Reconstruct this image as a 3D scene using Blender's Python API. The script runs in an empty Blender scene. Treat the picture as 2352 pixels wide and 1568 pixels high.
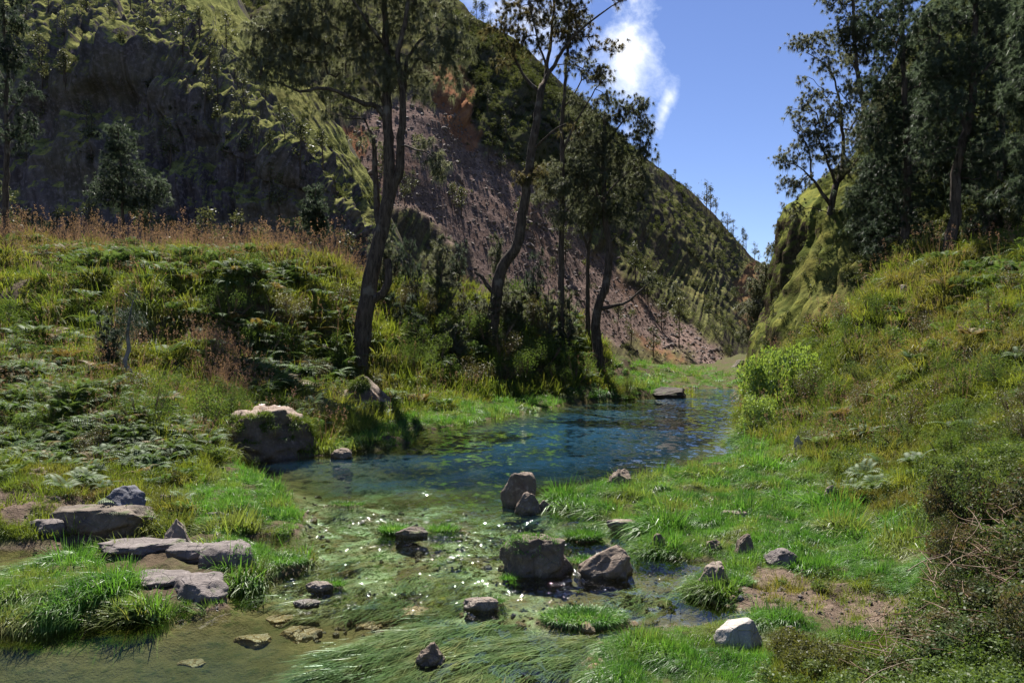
import bpy, math, random
import numpy as np
from mathutils import Vector, Matrix, Euler
R = math.radians
rng = np.random.default_rng(7)
random.seed(7)
scene = bpy.context.scene
COL = scene.collection
F0, CX, HY, CAMH = 1829.33, 1176.0, 800.0, 4.0     # focal, centre, horizon of the 2352 px wide survey of the photograph

def P(ox, oy, d):
    """world point seen at survey pixel (ox, oy) at depth d"""
    return np.array([(ox-CX)/F0*d, d, CAMH+(HY-oy)/F0*d])
def dwater(oy, z=0.0):
    return (CAMH-z)*F0/(oy-HY)
def PW(ox, oy, z=0.0):
    return P(ox, oy, dwater(oy, z))

# ---------------------------------------------------------------- numpy noise
_perm = np.random.default_rng(3).permutation(512).astype(np.int64)
_grad = np.random.default_rng(4).normal(size=(512, 3)); _grad /= np.linalg.norm(_grad, axis=1)[:, None]
def perlin(p, seed=0):
    p = np.asarray(p, dtype=float)
    i = np.floor(p).astype(np.int64); f = p-i
    u = f*f*f*(f*(f*6-15)+10)
    def h(dx, dy, dz):
        a = _perm[(i[:, 0]+dx+seed*17) & 511]
        a = _perm[(a+i[:, 1]+dy) & 511]
        a = _perm[(a+i[:, 2]+dz) & 511]
        g = _grad[a]
        return g[:, 0]*(f[:, 0]-dx)+g[:, 1]*(f[:, 1]-dy)+g[:, 2]*(f[:, 2]-dz)
    def L(a, b, t): return a+(b-a)*t
    x00 = L(h(0,0,0), h(1,0,0), u[:, 0]); x10 = L(h(0,1,0), h(1,1,0), u[:, 0])
    x01 = L(h(0,0,1), h(1,0,1), u[:, 0]); x11 = L(h(0,1,1), h(1,1,1), u[:, 0])
    return L(L(x00, x10, u[:, 1]), L(x01, x11, u[:, 1]), u[:, 2])*1.6
def fbm(p, oct=4, seed=0, gain=0.5, lac=2.03):
    p = np.asarray(p, dtype=float); s = 0; a = 1.0
    for k in range(oct):
        s = s+a*perlin(p*lac**k+k*11.3, seed+k); a *= gain
    return s
def ridged(p, oct=4, seed=0):
    p = np.asarray(p, dtype=float); s = 0; a = 1.0
    for k in range(oct):
        s = s+a*(1-2*np.abs(perlin(p*2.03**k+k*7.7, seed+k))); a *= 0.5
    return s
def sstep(a, b, x):
    t = np.clip((x-a)/(b-a), 0, 1); return t*t*(3-2*t)

# ---------------------------------------------------------------- meshes
def mesh_np(name, V, F, smooth=False, attrs=None, mats=None, midx=None):
    V = np.asarray(V, dtype=np.float32); me = bpy.data.meshes.new(name)
    Fs = F if isinstance(F, list) else [F]
    Fs = [np.asarray(f, dtype=np.int32) for f in Fs if len(f)]
    nl = sum(f.size for f in Fs); nf = sum(len(f) for f in Fs)
    me.vertices.add(len(V)); me.vertices.foreach_set('co', V.ravel())
    me.loops.add(nl); me.polygons.add(nf)
    li = np.concatenate([f.ravel() for f in Fs]) if Fs else np.zeros(0, np.int32)
    lt = np.concatenate([np.full(len(f), f.shape[1], np.int32) for f in Fs]) if Fs else np.zeros(0, np.int32)
    ls = np.concatenate([[0], np.cumsum(lt)[:-1]]).astype(np.int32) if nf else lt
    me.loops.foreach_set('vertex_index', li)
    me.polygons.foreach_set('loop_start', ls)
    try: me.polygons.foreach_set('loop_total', lt)
    except Exception: pass
    me.polygons.foreach_set('use_smooth', np.full(nf, bool(smooth)))
    for m in (mats or []): me.materials.append(m)
    if midx is not None: me.polygons.foreach_set('material_index', np.asarray(midx, np.int32))
    for k, a in (attrs or {}).items():
        a = np.asarray(a, dtype=np.float32)
        if a.ndim == 1:
            at = me.attributes.new(k, 'FLOAT', 'POINT'); at.data.foreach_set('value', a)
        else:
            at = me.attributes.new(k, 'FLOAT_VECTOR', 'POINT'); at.data.foreach_set('vector', a.ravel())
    me.update(calc_edges=True)
    return me
def obj(name, data, parent=None, loc=None):
    o = bpy.data.objects.new(name, data); COL.objects.link(o)
    if parent is not None: o.parent = parent
    if loc is not None: o.location = loc
    return o
def tag(o, label=None, cat=None, group=None, kind=None):
    if label: o['label'] = label
    if cat: o['category'] = cat
    if group: o['group'] = group
    if kind: o['kind'] = kind
    return o
def thing(name, label, cat, loc=(0, 0, 0), group=None):
    o = obj(name, None, loc=loc); o.empty_display_size = 0.2
    return tag(o, label, cat, group)
def copy_tree(o, parent=None):
    c = o.copy(); COL.objects.link(c)
    if parent is not None: c.parent = parent
    for ch in list(o.children): copy_tree(ch, c)
    return c
def grid_faces(nr, nc):
    a = np.arange(nr*nc).reshape(nr, nc)
    return np.stack([a[:-1, :-1], a[:-1, 1:], a[1:, 1:], a[1:, :-1]], -1).reshape(-1, 4)

def in_poly(poly, x, y):
    poly = np.asarray(poly, float); n = len(poly); c = np.zeros(x.shape, bool)
    for i in range(n):
        x1, y1 = poly[i]; x2, y2 = poly[(i+1) % n]
        m = ((y1 > y) != (y2 > y))
        if not m.any(): continue
        xi = (x2-x1)*(y-y1)/((y2-y1) if y2 != y1 else 1e-9)+x1
        c ^= m & (x < xi)
    return c
def sd_poly(poly, x, y):
    """signed distance, positive inside"""
    poly = np.asarray(poly, float); n = len(poly); d = np.full(x.shape, 1e18)
    for i in range(n):
        a = poly[i]; b = poly[(i+1) % n]; e = b-a; L2 = max(e@e, 1e-12)
        t = np.clip(((x-a[0])*e[0]+(y-a[1])*e[1])/L2, 0, 1)
        d = np.minimum(d, (x-a[0]-t*e[0])**2+(y-a[1]-t*e[1])**2)
    d = np.sqrt(d)
    return np.where(in_poly(poly, x, y), d, -d)

# ---------------------------------------------------------------- materials
class NT:
    def __init__(s, tree): s.t = tree; s.n = tree.nodes; s.l = tree.links
    def new(s, typ, ins=None, **props):
        nd = s.n.new(typ)
        for k, v in props.items(): setattr(nd, k, v)
        for k, v in (ins or {}).items():
            sk = nd.inputs[k]
            if isinstance(v, bpy.types.NodeSocket): s.l.new(v, sk)
            elif isinstance(v, (tuple, list)) and len(v) == 3 and sk.type == 'RGBA': sk.default_value = (*v, 1)
            else: sk.default_value = v
        return nd
    def noise(s, vec, scale, detail=4, rough=0.55, dist=0.0):
        return s.new('ShaderNodeTexNoise', {'Vector': vec, 'Scale': scale, 'Detail': detail, 'Roughness': rough, 'Distortion': dist}).outputs['Fac']
    def rng(s, v, a, b, c=0.0, d=1.0):
        return s.new('ShaderNodeMapRange', {'Value': v, 'From Min': a, 'From Max': b, 'To Min': c, 'To Max': d}).outputs['Result']
    def math(s, op, a, b=0.0, clamp=False):
        nd = s.new('ShaderNodeMath', operation=op, use_clamp=clamp)
        for i, v in enumerate((a, b)):
            if isinstance(v, bpy.types.NodeSocket): s.l.new(v, nd.inputs[i])
            else: nd.inputs[i].default_value = v
        return nd.outputs[0]
    def mix(s, f, a, b, blend='MIX'):
        nd = s.new('ShaderNodeMix', data_type='RGBA', blend_type=blend)
        for i, v in ((0, f), (6, a), (7, b)):
            sk = nd.inputs[i]
            if isinstance(v, bpy.types.NodeSocket): s.l.new(v, sk)
            elif isinstance(v, (tuple, list)): sk.default_value = (*v[:3], 1)
            else: sk.default_value = v
        return nd.outputs[2]
    def ramp(s, f, stops):
        nd = s.new('ShaderNodeValToRGB', {'Fac': f}); cr = nd.color_ramp
        while len(cr.elements) < len(stops): cr.elements.new(0.5)
        for e, (p, c) in zip(cr.elements, stops): e.position = p; e.color = (*c, 1)
        return nd.outputs['Color']
    def attr(s, name, typ='GEOMETRY', out='Fac'):
        return s.new('ShaderNodeAttribute', attribute_name=name, attribute_type=typ).outputs[out]
    def pos(s): return s.new('ShaderNodeNewGeometry').outputs['Position']
    def bump(s, h, strength=0.5, dist=0.1, normal=None):
        ins = {'Height': h, 'Strength': strength, 'Distance': dist}
        if normal is not None: ins['Normal'] = normal
        return s.new('ShaderNodeBump', ins).outputs['Normal']
def material(name):
    m = bpy.data.materials.new(name); m.use_nodes = True
    nt = NT(m.node_tree); nt.n.clear()
    out = nt.n.new('ShaderNodeOutputMaterial')
    return m, nt, out

def leaf_mat(name, c1, c2, c3=None, trans=0.45, gloss=0.04, scale=0.25, tint_to=None, rough=0.45, tmul=(1.15, 1.12, 0.6)):
    """foliage: c1..c2 by world noise, c3 by clump noise; tint attribute (instances) drives towards tint_to"""
    m, nt, out = material(name)
    pos = nt.pos()
    n1 = nt.rng(nt.noise(pos, scale, 3), 0.35, 0.65)
    col = nt.mix(n1, c1, c2)
    if c3 is not None:
        n2 = nt.rng(nt.noise(pos, scale*5.3, 2), 0.5, 0.72)
        col = nt.mix(n2, col, c3)
    rnd = nt.new('ShaderNodeObjectInfo').outputs['Random']
    col = nt.mix(1.0, col, nt.ramp(rnd, [(0, (0.7, 0.72, 0.7)), (1, (1.25, 1.2, 1.15))]), 'MULTIPLY')
    if tint_to is not None:
        col = nt.mix(nt.attr('tint', 'INSTANCER'), col, tint_to)
    dif = nt.new('ShaderNodeBsdfDiffuse', {'Color': col})
    tcol = nt.mix(1.0, col, tmul, 'MULTIPLY')
    tr = nt.new('ShaderNodeBsdfTranslucent', {'Color': tcol})
    mx = nt.new('ShaderNodeMixShader', {'Fac': trans}); nt.l.new(dif.outputs[0], mx.inputs[1]); nt.l.new(tr.outputs[0], mx.inputs[2])
    gl = nt.new('ShaderNodeBsdfGlossy', {'Color': (1, 1, 1), 'Roughness': rough})
    m2 = nt.new('ShaderNodeMixShader', {'Fac': gloss}); nt.l.new(mx.outputs[0], m2.inputs[1]); nt.l.new(gl.outputs[0], m2.inputs[2])
    nt.l.new(m2.outputs[0], out.inputs['Surface'])
    return m

def rock_mat(name, base, dark, light, moss=0.0, wet=0.35, obj_scale=1.0, top=None):
    m, nt, out = material(name)
    tc = nt.new('ShaderNodeTexCoord').outputs['Object']
    pos = nt.pos()
    n1 = nt.noise(tc, 1.6*obj_scale, 6, 0.6); n2 = nt.noise(tc, 9*obj_scale, 5, 0.65); n3 = nt.noise(tc, 40*obj_scale, 3, 0.6)
    col = nt.mix(nt.rng(n1, 0.35, 0.65), dark, base)
    col = nt.mix(nt.rng(n2, 0.55, 0.72), col, light)
    col = nt.mix(nt.rng(n3, 0.35, 0.7, 0, 0.35), col, dark)
    if moss > 0:
        nz = nt.new('ShaderNodeSeparateXYZ', {'Vector': nt.new('ShaderNodeNewGeometry').outputs['Normal']}).outputs['Z']
        mk = nt.math('MULTIPLY', nt.rng(nz, 0.3, 0.8), nt.rng(nt.noise(tc, 2.5*obj_scale, 5), 0.62-0.25*moss, 0.72-0.2*moss))
        col = nt.mix(mk, col, (0.055, 0.07, 0.02))
    if top is not None:
        nz = nt.new('ShaderNodeSeparateXYZ', {'Vector': nt.new('ShaderNodeNewGeometry').outputs['Normal']}).outputs['Z']
        col = nt.mix(nt.rng(nt.math('ADD', nz, nt.rng(n2, 0.3, 0.7, -0.15, 0.15)), 0.55, 0.8), col, nt.mix(n3, top, tuple(c*1.5 for c in top)))
    z = nt.new('ShaderNodeSeparateXYZ', {'Vector': pos}).outputs['Z']
    zz = nt.math('ADD', z, nt.rng(n2, 0.3, 0.7, -0.06, 0.06))
    w = nt.rng(zz, 0.03, 0.14, 1, 0)
    col = nt.mix(nt.math('MULTIPLY', w, wet), col, (0.02, 0.018, 0.014))
    h = nt.math('ADD', nt.math('MULTIPLY', n2, 0.6), nt.math('MULTIPLY', n3, 0.25))
    vor = nt.new('ShaderNodeTexVoronoi', {'Vector': tc, 'Scale': 3.0*obj_scale}, feature='DISTANCE_TO_EDGE').outputs['Distance']
    crk = nt.rng(vor, 0.0, 0.03, 0, 0.25)
    h = nt.math('ADD', h, crk)
    b = nt.new('ShaderNodeBsdfPrincipled', {'Base Color': col, 'Roughness': nt.rng(w, 0, 1, 0.85, 0.35), 'Normal': nt.bump(h, 0.7, 0.08)})
    b.inputs['Specular IOR Level'].default_value = 0.3
    nt.l.new(b.outputs[0], out.inputs['Surface'])
    return m
# ================================================================ shorelines (survey pixels at water level, turned into plan)
WL = [(-900,1215),(0,1262),(130,1258),(150,1248),(350,1240),(400,1250),(480,1285),(560,1235),(690,1225),(690,1180),(645,1130),(590,1095),(510,1066),(690,1050),(800,1040),(900,1028),(945,1012),(905,1000),(868,990),(1005,984),(1110,965),(1200,945),(1300,927),(1400,920),(1480,915),(1585,910),(1590,902),(1500,896),(1560,893),(1715,889),(1800,880)]
WR = [(1800,905),(1722,905),(1712,930),(1702,965),(1695,990),(1688,1025),(1712,1048),(1610,1068),(1560,1082),(1460,1108),(1300,1131),(1238,1146),(1300,1172),(1420,1196),(1405,1215),(1470,1236),(1450,1262),(1520,1278),(1650,1290),(1700,1300),(1610,1318),(1575,1345),(1600,1372),(1655,1386),(1700,1398),(1748,1414),(1660,1428),(1560,1440),(1480,1448),(1385,1475),(1365,1510),(1350,1570),(1330,1700),(1300,1900)]
ISLE = [(-60,1440),(0,1448),(110,1446),(250,1428),(370,1416),(400,1398),(480,1402),(530,1392),(525,1362),(590,1340),(690,1312),(700,1292),(620,1278),(600,1262),(560,1240),(450,1236),(420,1244),(330,1262),(240,1270),(180,1285),(90,1310),(30,1335),(-30,1360),(-120,1400)]
def plan(pts): return np.array([PW(x, y)[:2] for x, y in pts])
river = np.vstack([plan(WL), plan(WR), [[0.3, 3.0]], [[-6, 2.5], [-14, 6]]])
isle = plan(ISLE)
ISLETS = [('oval', 1340, 1428, 0.62, 0.36), ('a', 1342, 1236, 0.36, 0.3), ('b', 905, 1222, 0.30, 0.22), ('c', 1022, 1216, 0.36, 0.2), ('d', 1120, 1385, 0.25, 0.18), ('e', 762, 1345, 0.24, 0.15), ('f', 1645, 1375, 0.25, 0.15), ('g', 795, 1160, 0.45, 0.25), ('h', 640, 1300, 0.5, 0.3), ('i', 1345, 1290, 0.3, 0.2)]

def land_sd(x, y):
    """positive on land"""
    sd = -sd_poly(river, x, y)
    sd = np.maximum(sd, sd_poly(isle, x, y))
    for _, ox, oy, rx, ry in ISLETS:
        c = PW(ox, oy)
        q = np.sqrt(((x-c[0])/rx)**2+((y-c[1])/ry)**2)
        sd = np.maximum(sd, (1-q)*min(rx, ry))
    return sd

CTRL = [ # (ox, oy, d) seen ground points
 (100,1160,17.5),(0,1100,19),(-300,1090,19),(300,1090,21),(200,1055,23.2),(300,1050,23.5),(100,1060,23),(300,1000,24.2),(300,930,25.5),(200,905,26.5),(60,905,27),(400,965,26.5),(470,1010,27.5),(300,890,33),(100,850,37),(-300,850,36),(500,880,36),(450,815,38.5),
 (350,770,45),(600,640,50),(200,700,48),(50,720,45),(100,600,55),(300,600,56),(500,600,55),(700,640,55),(780,620,60),(-400,600,55),
 (0,582,66),(-400,577,66),(200,582,68),(400,585,70),(550,598,70),(700,615,70),(830,650,70),(950,655,72),(1100,672,72),(1250,692,72),(1330,745,70),(1395,828,68),
 (1000,900,54),(1100,900,57),(1250,895,60),(1370,890,61.5),(1000,780,60),(1150,770,63),(1250,800,64),(1330,830,65),(815,860,51.5),(700,900,44),(760,900,46),
 (600,700,47.2),(600,865,45.4),(450,725,46.2),(450,850,44.4),(740,665,52.5),(740,850,50),(350,735,45.6),(350,850,43.4),(490,975,29.5),
 (1450,838,86),(1520,845,90),(1550,903,67),(1420,880,64),
 (1760,1030,30),(1850,1000,31),(1950,1000,28),(1800,900,40),(1900,800,42),(1870,772,45),(2000,900,32),(2000,712,41),(2100,658,40),(2200,645,38),(2350,598,36),(2700,530,36),
 (2100,800,32),(2200,900,26),(2350,800,26),(2700,800,26),(2300,1000,20),(2352,1200,13),(2700,1200,13),(2050,1080,23),(1950,1120,22),(2000,1250,16),(1900,1345,13.3),(2100,1400,11.8),(2200,1350,11.5),(2352,1450,9),(2200,1568,8.5),(1700,1520,10),(1500,1560,9.4),(2600,1568,7)]
CTRLZ = [ # (ox, d, Z)
 (450,42,2.5),(600,43,2.2),(520,41,2.3),(250,40,3.2),
 (0,80,13.6),(300,85,13.6),(600,88,11.5),(830,84,9.5),(1000,86,8),(1200,84,6),(-400,80,15.6),(0,110,15),(600,110,11),(1000,110,4),(1250,100,2.5),
 (1380,80,2),(1480,75,0.6),(1650,100,0.3),(1650,125,0.4),(1500,125,1.5),(1300,125,2.5),(1700,150,0.5),(1750,70,1.7),(1720,95,1.2),(1800,120,2),
 (2000,50,7.2),(2200,46,9),(2350,43,10),(2700,45,11),(2000,70,9),(2400,70,14),
 (1380,66,1.6),(1400,63,0.8),(1600,300,1),(1700,500,1),(1000,300,1),(2200,300,10),(0,300,12),(1200,900,2),(2300,900,2),(100,900,2),
 (600,33.5,2.0),(540,33,1.9),(680,34,1.6),(480,32,1.5),(1480,62,0.2),(1300,57.5,0.3),(1050,48,0.3),(900,47,0.5),(960,38,0.2),(760,32,0.4),
 (400,15,0.2),(200,13,0.2),(520,14,0.3),(1300,8.5,0.1),(2000,18.5,0.15),(1700,24,0.15),(1500,20.5,0.15),(1800,17,0.12),(1600,12,0.1)]
cp = []
for ox, oy, d in CTRL: cp.append((ox, d, P(ox, oy, d)[2]))
cp += CTRLZ
for a in (WL, WR):
    for x, y in a[1:-1]: cp.append((x, dwater(y), 0.08))
cp = np.array(cp, float)
def _uv(ox, d): return np.stack([ox/400.0, 4.0*np.log(d)], -1)
_cu = _uv(cp[:, 0], cp[:, 1])
_D = np.linalg.norm(_cu[:, None]-_cu[None], axis=-1)
_A = np.zeros((len(cp)+3, len(cp)+3)); _A[:len(cp), :len(cp)] = _D+np.eye(len(cp))*0.0
_A[:len(cp), :len(cp)] -= np.eye(len(cp))*0.03
_A[:len(cp), -3] = 1; _A[-3, :len(cp)] = 1; _A[:len(cp), -2:] = _cu; _A[-2:, :len(cp)] = _cu.T
_w = np.linalg.lstsq(_A, np.concatenate([cp[:, 2], [0, 0, 0]]), rcond=None)[0]
def rbf(ox, d):
    q = _uv(ox, d); out = np.zeros(len(q))
    for s in range(0, len(q), 20000):
        qq = q[s:s+20000]
        out[s:s+20000] = np.linalg.norm(qq[:, None]-_cu[None], axis=-1)@_w[:len(cp)]+_w[-3]+qq@_w[-2:]
    return out

# ---------------------------------------------------------------- ground heightfield on a perspective grid
NU, ND = 460, 470
gu = np.linspace(-1100, 3300, NU)
gd = np.concatenate([np.geomspace(3.2, 130, ND-40), np.geomspace(134, 2600, 40)])
UU, DD = np.meshgrid(gu, gd)
GX = (UU-CX)/F0*DD; GY = DD.copy()
x, y, u, d = GX.ravel(), GY.ravel(), UU.ravel(), DD.ravel()
wob = np.stack([x*0.9, y*0.9, x*0], -1)
sd = land_sd(x, y)+0.14*fbm(wob, 3, 5)*np.clip(d/14, 0.6, 3)
zl = rbf(u, d)
p3 = np.stack([x, y, x*0], -1)
slope_amt = sstep(0.4, 3.0, zl)
mound = fbm(p3*0.20, 3, 11)*1.15+(0.45-np.abs(fbm(p3*0.42, 2, 21)))*1.5-0.45
zl = zl+slope_amt*mound*np.clip(d/30, 0.5, 1.3)+0.05*fbm(p3*2.2, 3, 31)*np.clip(d/15, 0.4, 2)
flat_ = 1-slope_amt
zl = zl+flat_*sstep(0.15, 0.9, sd)*0.20*np.maximum(fbm(p3*1.1, 3, 35)+0.15, -0.1)
zl = np.maximum(zl, 0.05+0.03*fbm(p3*3, 2, 8))
land = 0.03+(zl-0.03)*sstep(0.0, 1.0, sd/np.clip(0.35+zl*0.35, 0.35, 1.6))
river_mid = sstep(14, 30, d)
bed = -np.minimum(0.10+0.30*np.clip(-sd, 0, 9), 0.22+0.12*sstep(13, 9.5, d)*sstep(900, 500, u)*2+1.5*sstep(14, 40, d+5*fbm(p3*0.25, 3, 57)))+0.05*fbm(p3*2.0, 3, 51)
bed = np.minimum(bed, -0.02)
z = np.where(sd > 0, land, bed)
z = np.where(np.abs(sd) < 0.10, np.where(sd > 0, land, bed)*np.abs(sd)/0.10, z)
GZ = z.reshape(ND, NU); SD = sd.reshape(ND, NU)
def grid_lookup(G, X, Y):
    X = np.asarray(X, float); Y = np.asarray(Y, float)
    uu = X/Y*F0+CX; fu = np.clip((uu-gu[0])/(gu[1]-gu[0]), 0, NU-1.001)
    fd = np.clip(np.interp(Y, gd, np.arange(ND)), 0, ND-1.001)
    i = fd.astype(int); j = fu.astype(int); a = fd-i; b = fu-j
    return (G[i, j]*(1-a)*(1-b)+G[i+1, j]*a*(1-b)+G[i, j+1]*(1-a)*b+G[i+1, j+1]*a*b)
def gz(X, Y): return grid_lookup(GZ, X, Y)
def gz1(X, Y): return float(gz(np.array([X]), np.array([Y]))[0])
def proj(X, Y, Z): return X/Y*F0+CX, HY-(Z-CAMH)/Y*F0

PATHS = [[(1730,1302),(1850,1308),(1990,1335),(2130,1405),(2130,1475),(1970,1445),(1870,1408),(1790,1400),(1745,1420),(1650,1412),(1625,1382),(1700,1348)],
         [(-200,1100),(0,1112),(90,1125),(215,1148),(260,1185),(250,1220),(120,1230),(0,1205),(-200,1205)],
         [(-60,690),(20,655),(60,640),(40,690),(0,720),(-60,730)], [(60,610),(100,585),(125,560),(135,575),(110,610),(80,625)]]
oxp, oyp = proj(x, y, z)
path = np.zeros(len(x))
pn = 9*fbm(np.stack([oxp/45, oyp/25, oxp*0], -1), 3, 61)
for pl in PATHS: path = np.maximum(path, sstep(-8, 8, sd_poly(pl, oxp, oyp)+pn))
path = np.where(sd > 0, path, 0)
path = np.maximum(path, sstep(0.25, 0.0, sd)*sstep(-0.5, 0, sd)*0.7*(d < 45))
PATHG = path.reshape(ND, NU)

m_ground, nt, out = material('ground_soil')
pos = nt.pos()
pa = nt.attr('path'); dp = nt.attr('wdepth')
n1 = nt.noise(pos, 0.5, 6, 0.6); n2 = nt.noise(pos, 5.0, 5, 0.65); n3 = nt.noise(pos, 26.0, 4, 0.65)
soil = nt.mix(nt.rng(n2, 0.35, 0.65), (0.055, 0.042, 0.028), (0.10, 0.075, 0.05))
green = nt.mix(nt.rng(n2, 0.35, 0.65), (0.035, 0.05, 0.014), (0.075, 0.09, 0.026))
land_c = nt.mix(nt.rng(n1, 0.40, 0.58), green, soil)
dirt = nt.mix(nt.rng(n2, 0.35, 0.68), (0.085, 0.062, 0.046), (0.165, 0.122, 0.092))
dirt = nt.mix(nt.rng(n3, 0.55, 0.75, 0, 0.7), dirt, (0.24, 0.19, 0.15))
col = nt.mix(pa, land_c, dirt)
bedc = nt.mix(nt.rng(n1, 0.42, 0.6), (0.085, 0.072, 0.030), (0.135, 0.108, 0.050))
bedc = nt.mix(nt.rng(n2, 0.5, 0.7), bedc, (0.05, 0.055, 0.02))
alg = nt.math('MULTIPLY', nt.attr('algae'), nt.rng(nt.noise(pos, 1.1, 5, 0.6, 0.6), 0.40, 0.62))
bedc = nt.mix(alg, bedc, nt.mix(nt.rng(n2, 0.35, 0.7), (0.13, 0.19, 0.085), (0.30, 0.35, 0.20)))
bedc = nt.mix(nt.rng(n3, 0.6, 0.8, 0, 0.4), bedc, (0.20, 0.17, 0.11))
col = nt.mix(nt.rng(dp, 0.0, 0.05), col, bedc)
h = nt.math('ADD', n2, nt.math('MULTIPLY', n3, 0.4))
b = nt.new('ShaderNodeBsdfPrincipled', {'Base Color': col, 'Roughness': 0.95, 'Normal': nt.bump(h, 0.8, 0.12)})
b.inputs['Specular IOR Level'].default_value = 0.03
nt.l.new(b.outputs[0], out.inputs['Surface'])
# streamy shallows where weed lives
ALG = [(560,1180),(700,1140),(860,1110),(1150,1150),(1260,1170),(1420,1200),(1440,1260),(1150,1300),(1300,1380),(1500,1400),(1460,1450),(1330,1570),(950,1590),(700,1530),(900,1400),(650,1400),(560,1360),(700,1330)]
algae = sstep(-60, 80, sd_poly(ALG, oxp, oyp)+20*fbm(np.stack([oxp/80, oyp/40, oxp*0], -1), 3, 71))
V = np.stack([x, y, z], -1)
tag(obj('ground', mesh_np('ground', V, grid_faces(ND, NU), True, {'path': path, 'wdepth': np.clip(-z, 0, 3), 'algae': algae}, [m_ground])), kind='structure')

# ---------------------------------------------------------------- water
WU, WD = 300, 420
wu = np.linspace(-1100, 2300, WU); wd = np.geomspace(3.0, 170, WD)
A, B = np.meshgrid(wu, wd); wx = ((A-CX)/F0*B).ravel(); wy = B.ravel()
depth = np.clip(-gz(wx, wy), 0, 3)
lsd = grid_lookup(SD, wx, wy)
wo, wyy = proj(wx, wy, wx*0)
RAP = [(560,1200),(680,1150),(850,1120),(1160,1150),(1420,1215),(1600,1290),(1600,1340),(1300,1420),(900,1420),(700,1400),(560,1390),(600,1300)]
rap = sstep(-30, 50, sd_poly(RAP, wo, wyy)+40*fbm(np.stack([wo/60, wyy/30, wo*0], -1), 2, 81))
calm = sstep(-20, 60, sd_poly([(-900,1250),(200,1260),(400,1420),(560,1400),(900,1440),(960,1500),(900,1800),(-900,1800)], wo, wyy))
keep = lsd < 0.6
wz = 0.010*rap*fbm(np.stack([wx*3, wy*2, wx*0], -1), 2, 91)
F = grid_faces(WD, WU); F = F[keep[F].any(1)]
used = np.unique(F); remap = np.full(len(wx), -1); remap[used] = np.arange(len(used))
m_water, nt, out = material('river_water')
pos = nt.pos()
mp = nt.new('ShaderNodeMapping', {'Vector': pos, 'Rotation': (0, 0, R(-24)), 'Scale': (1, 0.6, 1)}).outputs[0]
ra = nt.attr('rapid'); ca = nt.attr('calm'); dp = nt.attr('wdepth')
def slopes(sc, det, amp):
    nd = nt.new('ShaderNodeTexNoise', {'Vector': mp, 'Scale': sc, 'Detail': det, 'Roughness': 0.55, 'Distortion': 0.35}).outputs['Color']
    return nt.new('ShaderNodeVectorMath', {0: nt.new('ShaderNodeVectorMath', {0: nd, 1: (0.5, 0.5, 0.5)}, operation='SUBTRACT').outputs[0], 'Scale': amp}, operation='SCALE').outputs[0]
def vadd(a_, b_): return nt.new('ShaderNodeVectorMath', {0: a_, 1: b_}, operation='ADD').outputs[0]
fine = nt.math('ADD', 0.28, nt.math('MULTIPLY', ra, 0.72))
sl = vadd(vadd(slopes(0.9, 1, 0.26), slopes(3.2, 1, 0.55)), nt.new('ShaderNodeVectorMath', {0: vadd(slopes(10.0, 1, 0.55), slopes(24.0, 1, 0.55)), 'Scale': fine}, operation='SCALE').outputs[0])
gust = nt.rng(nt.noise(pos, 0.22, 3, 0.6), 0.35, 0.65, 0.55, 1.25)
amp = nt.math('MULTIPLY', nt.math('MULTIPLY', nt.math('ADD', 0.9, nt.math('MULTIPLY', ra, 1.15)), gust), nt.rng(ca, 0, 1, 1.0, 0.10))
sl = nt.new('ShaderNodeVectorMath', {0: sl, 'Scale': amp}, operation='SCALE').outputs[0]
sl = nt.new('ShaderNodeVectorMath', {0: sl, 1: (1, 1, 0)}, operation='MULTIPLY').outputs[0]
bn = nt.new('ShaderNodeVectorMath', {0: vadd(sl, (0, 0, 1))}, operation='NORMALIZE').outputs[0]
k = nt.new('ShaderNodeCombineXYZ', {0: nt.math('POWER', 2.718, nt.math('MULTIPLY', dp, -1.0)), 1: nt.math('POWER', 2.718, nt.math('MULTIPLY', dp, -0.62)), 2: nt.math('POWER', 2.718, nt.math('MULTIPLY', dp, -0.95))}).outputs[0]
tr = nt.new('ShaderNodeBsdfTransparent', {'Color': k})
df = nt.new('ShaderNodeBsdfDiffuse', {'Color': (0.014, 0.052, 0.094)})
body = nt.new('ShaderNodeMixShader', {'Fac': nt.rng(dp, 0.3, 1.8, 0.0, 0.8)}); nt.l.new(tr.outputs[0], body.inputs[1]); nt.l.new(df.outputs[0], body.inputs[2])
gl = nt.new('ShaderNodeBsdfGlossy', {'Color': (1, 1, 1), 'Roughness': 0.04, 'Normal': bn})
fr = nt.new('ShaderNodeFresnel', {'IOR': 1.33, 'Normal': bn}).outputs[0]
ms = nt.new('ShaderNodeMixShader', {'Fac': fr}); nt.l.new(body.outputs[0], ms.inputs[1]); nt.l.new(gl.outputs[0], ms.inputs[2])
nt.l.new(ms.outputs[0], out.inputs['Surface'])
wv = np.stack([wx, wy, wz], -1)
tag(obj('water', mesh_np('water', wv[used], remap[F], True, {'rapid': rap[used], 'calm': calm[used], 'wdepth': depth[used]}, [m_water])), kind='structure')
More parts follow.
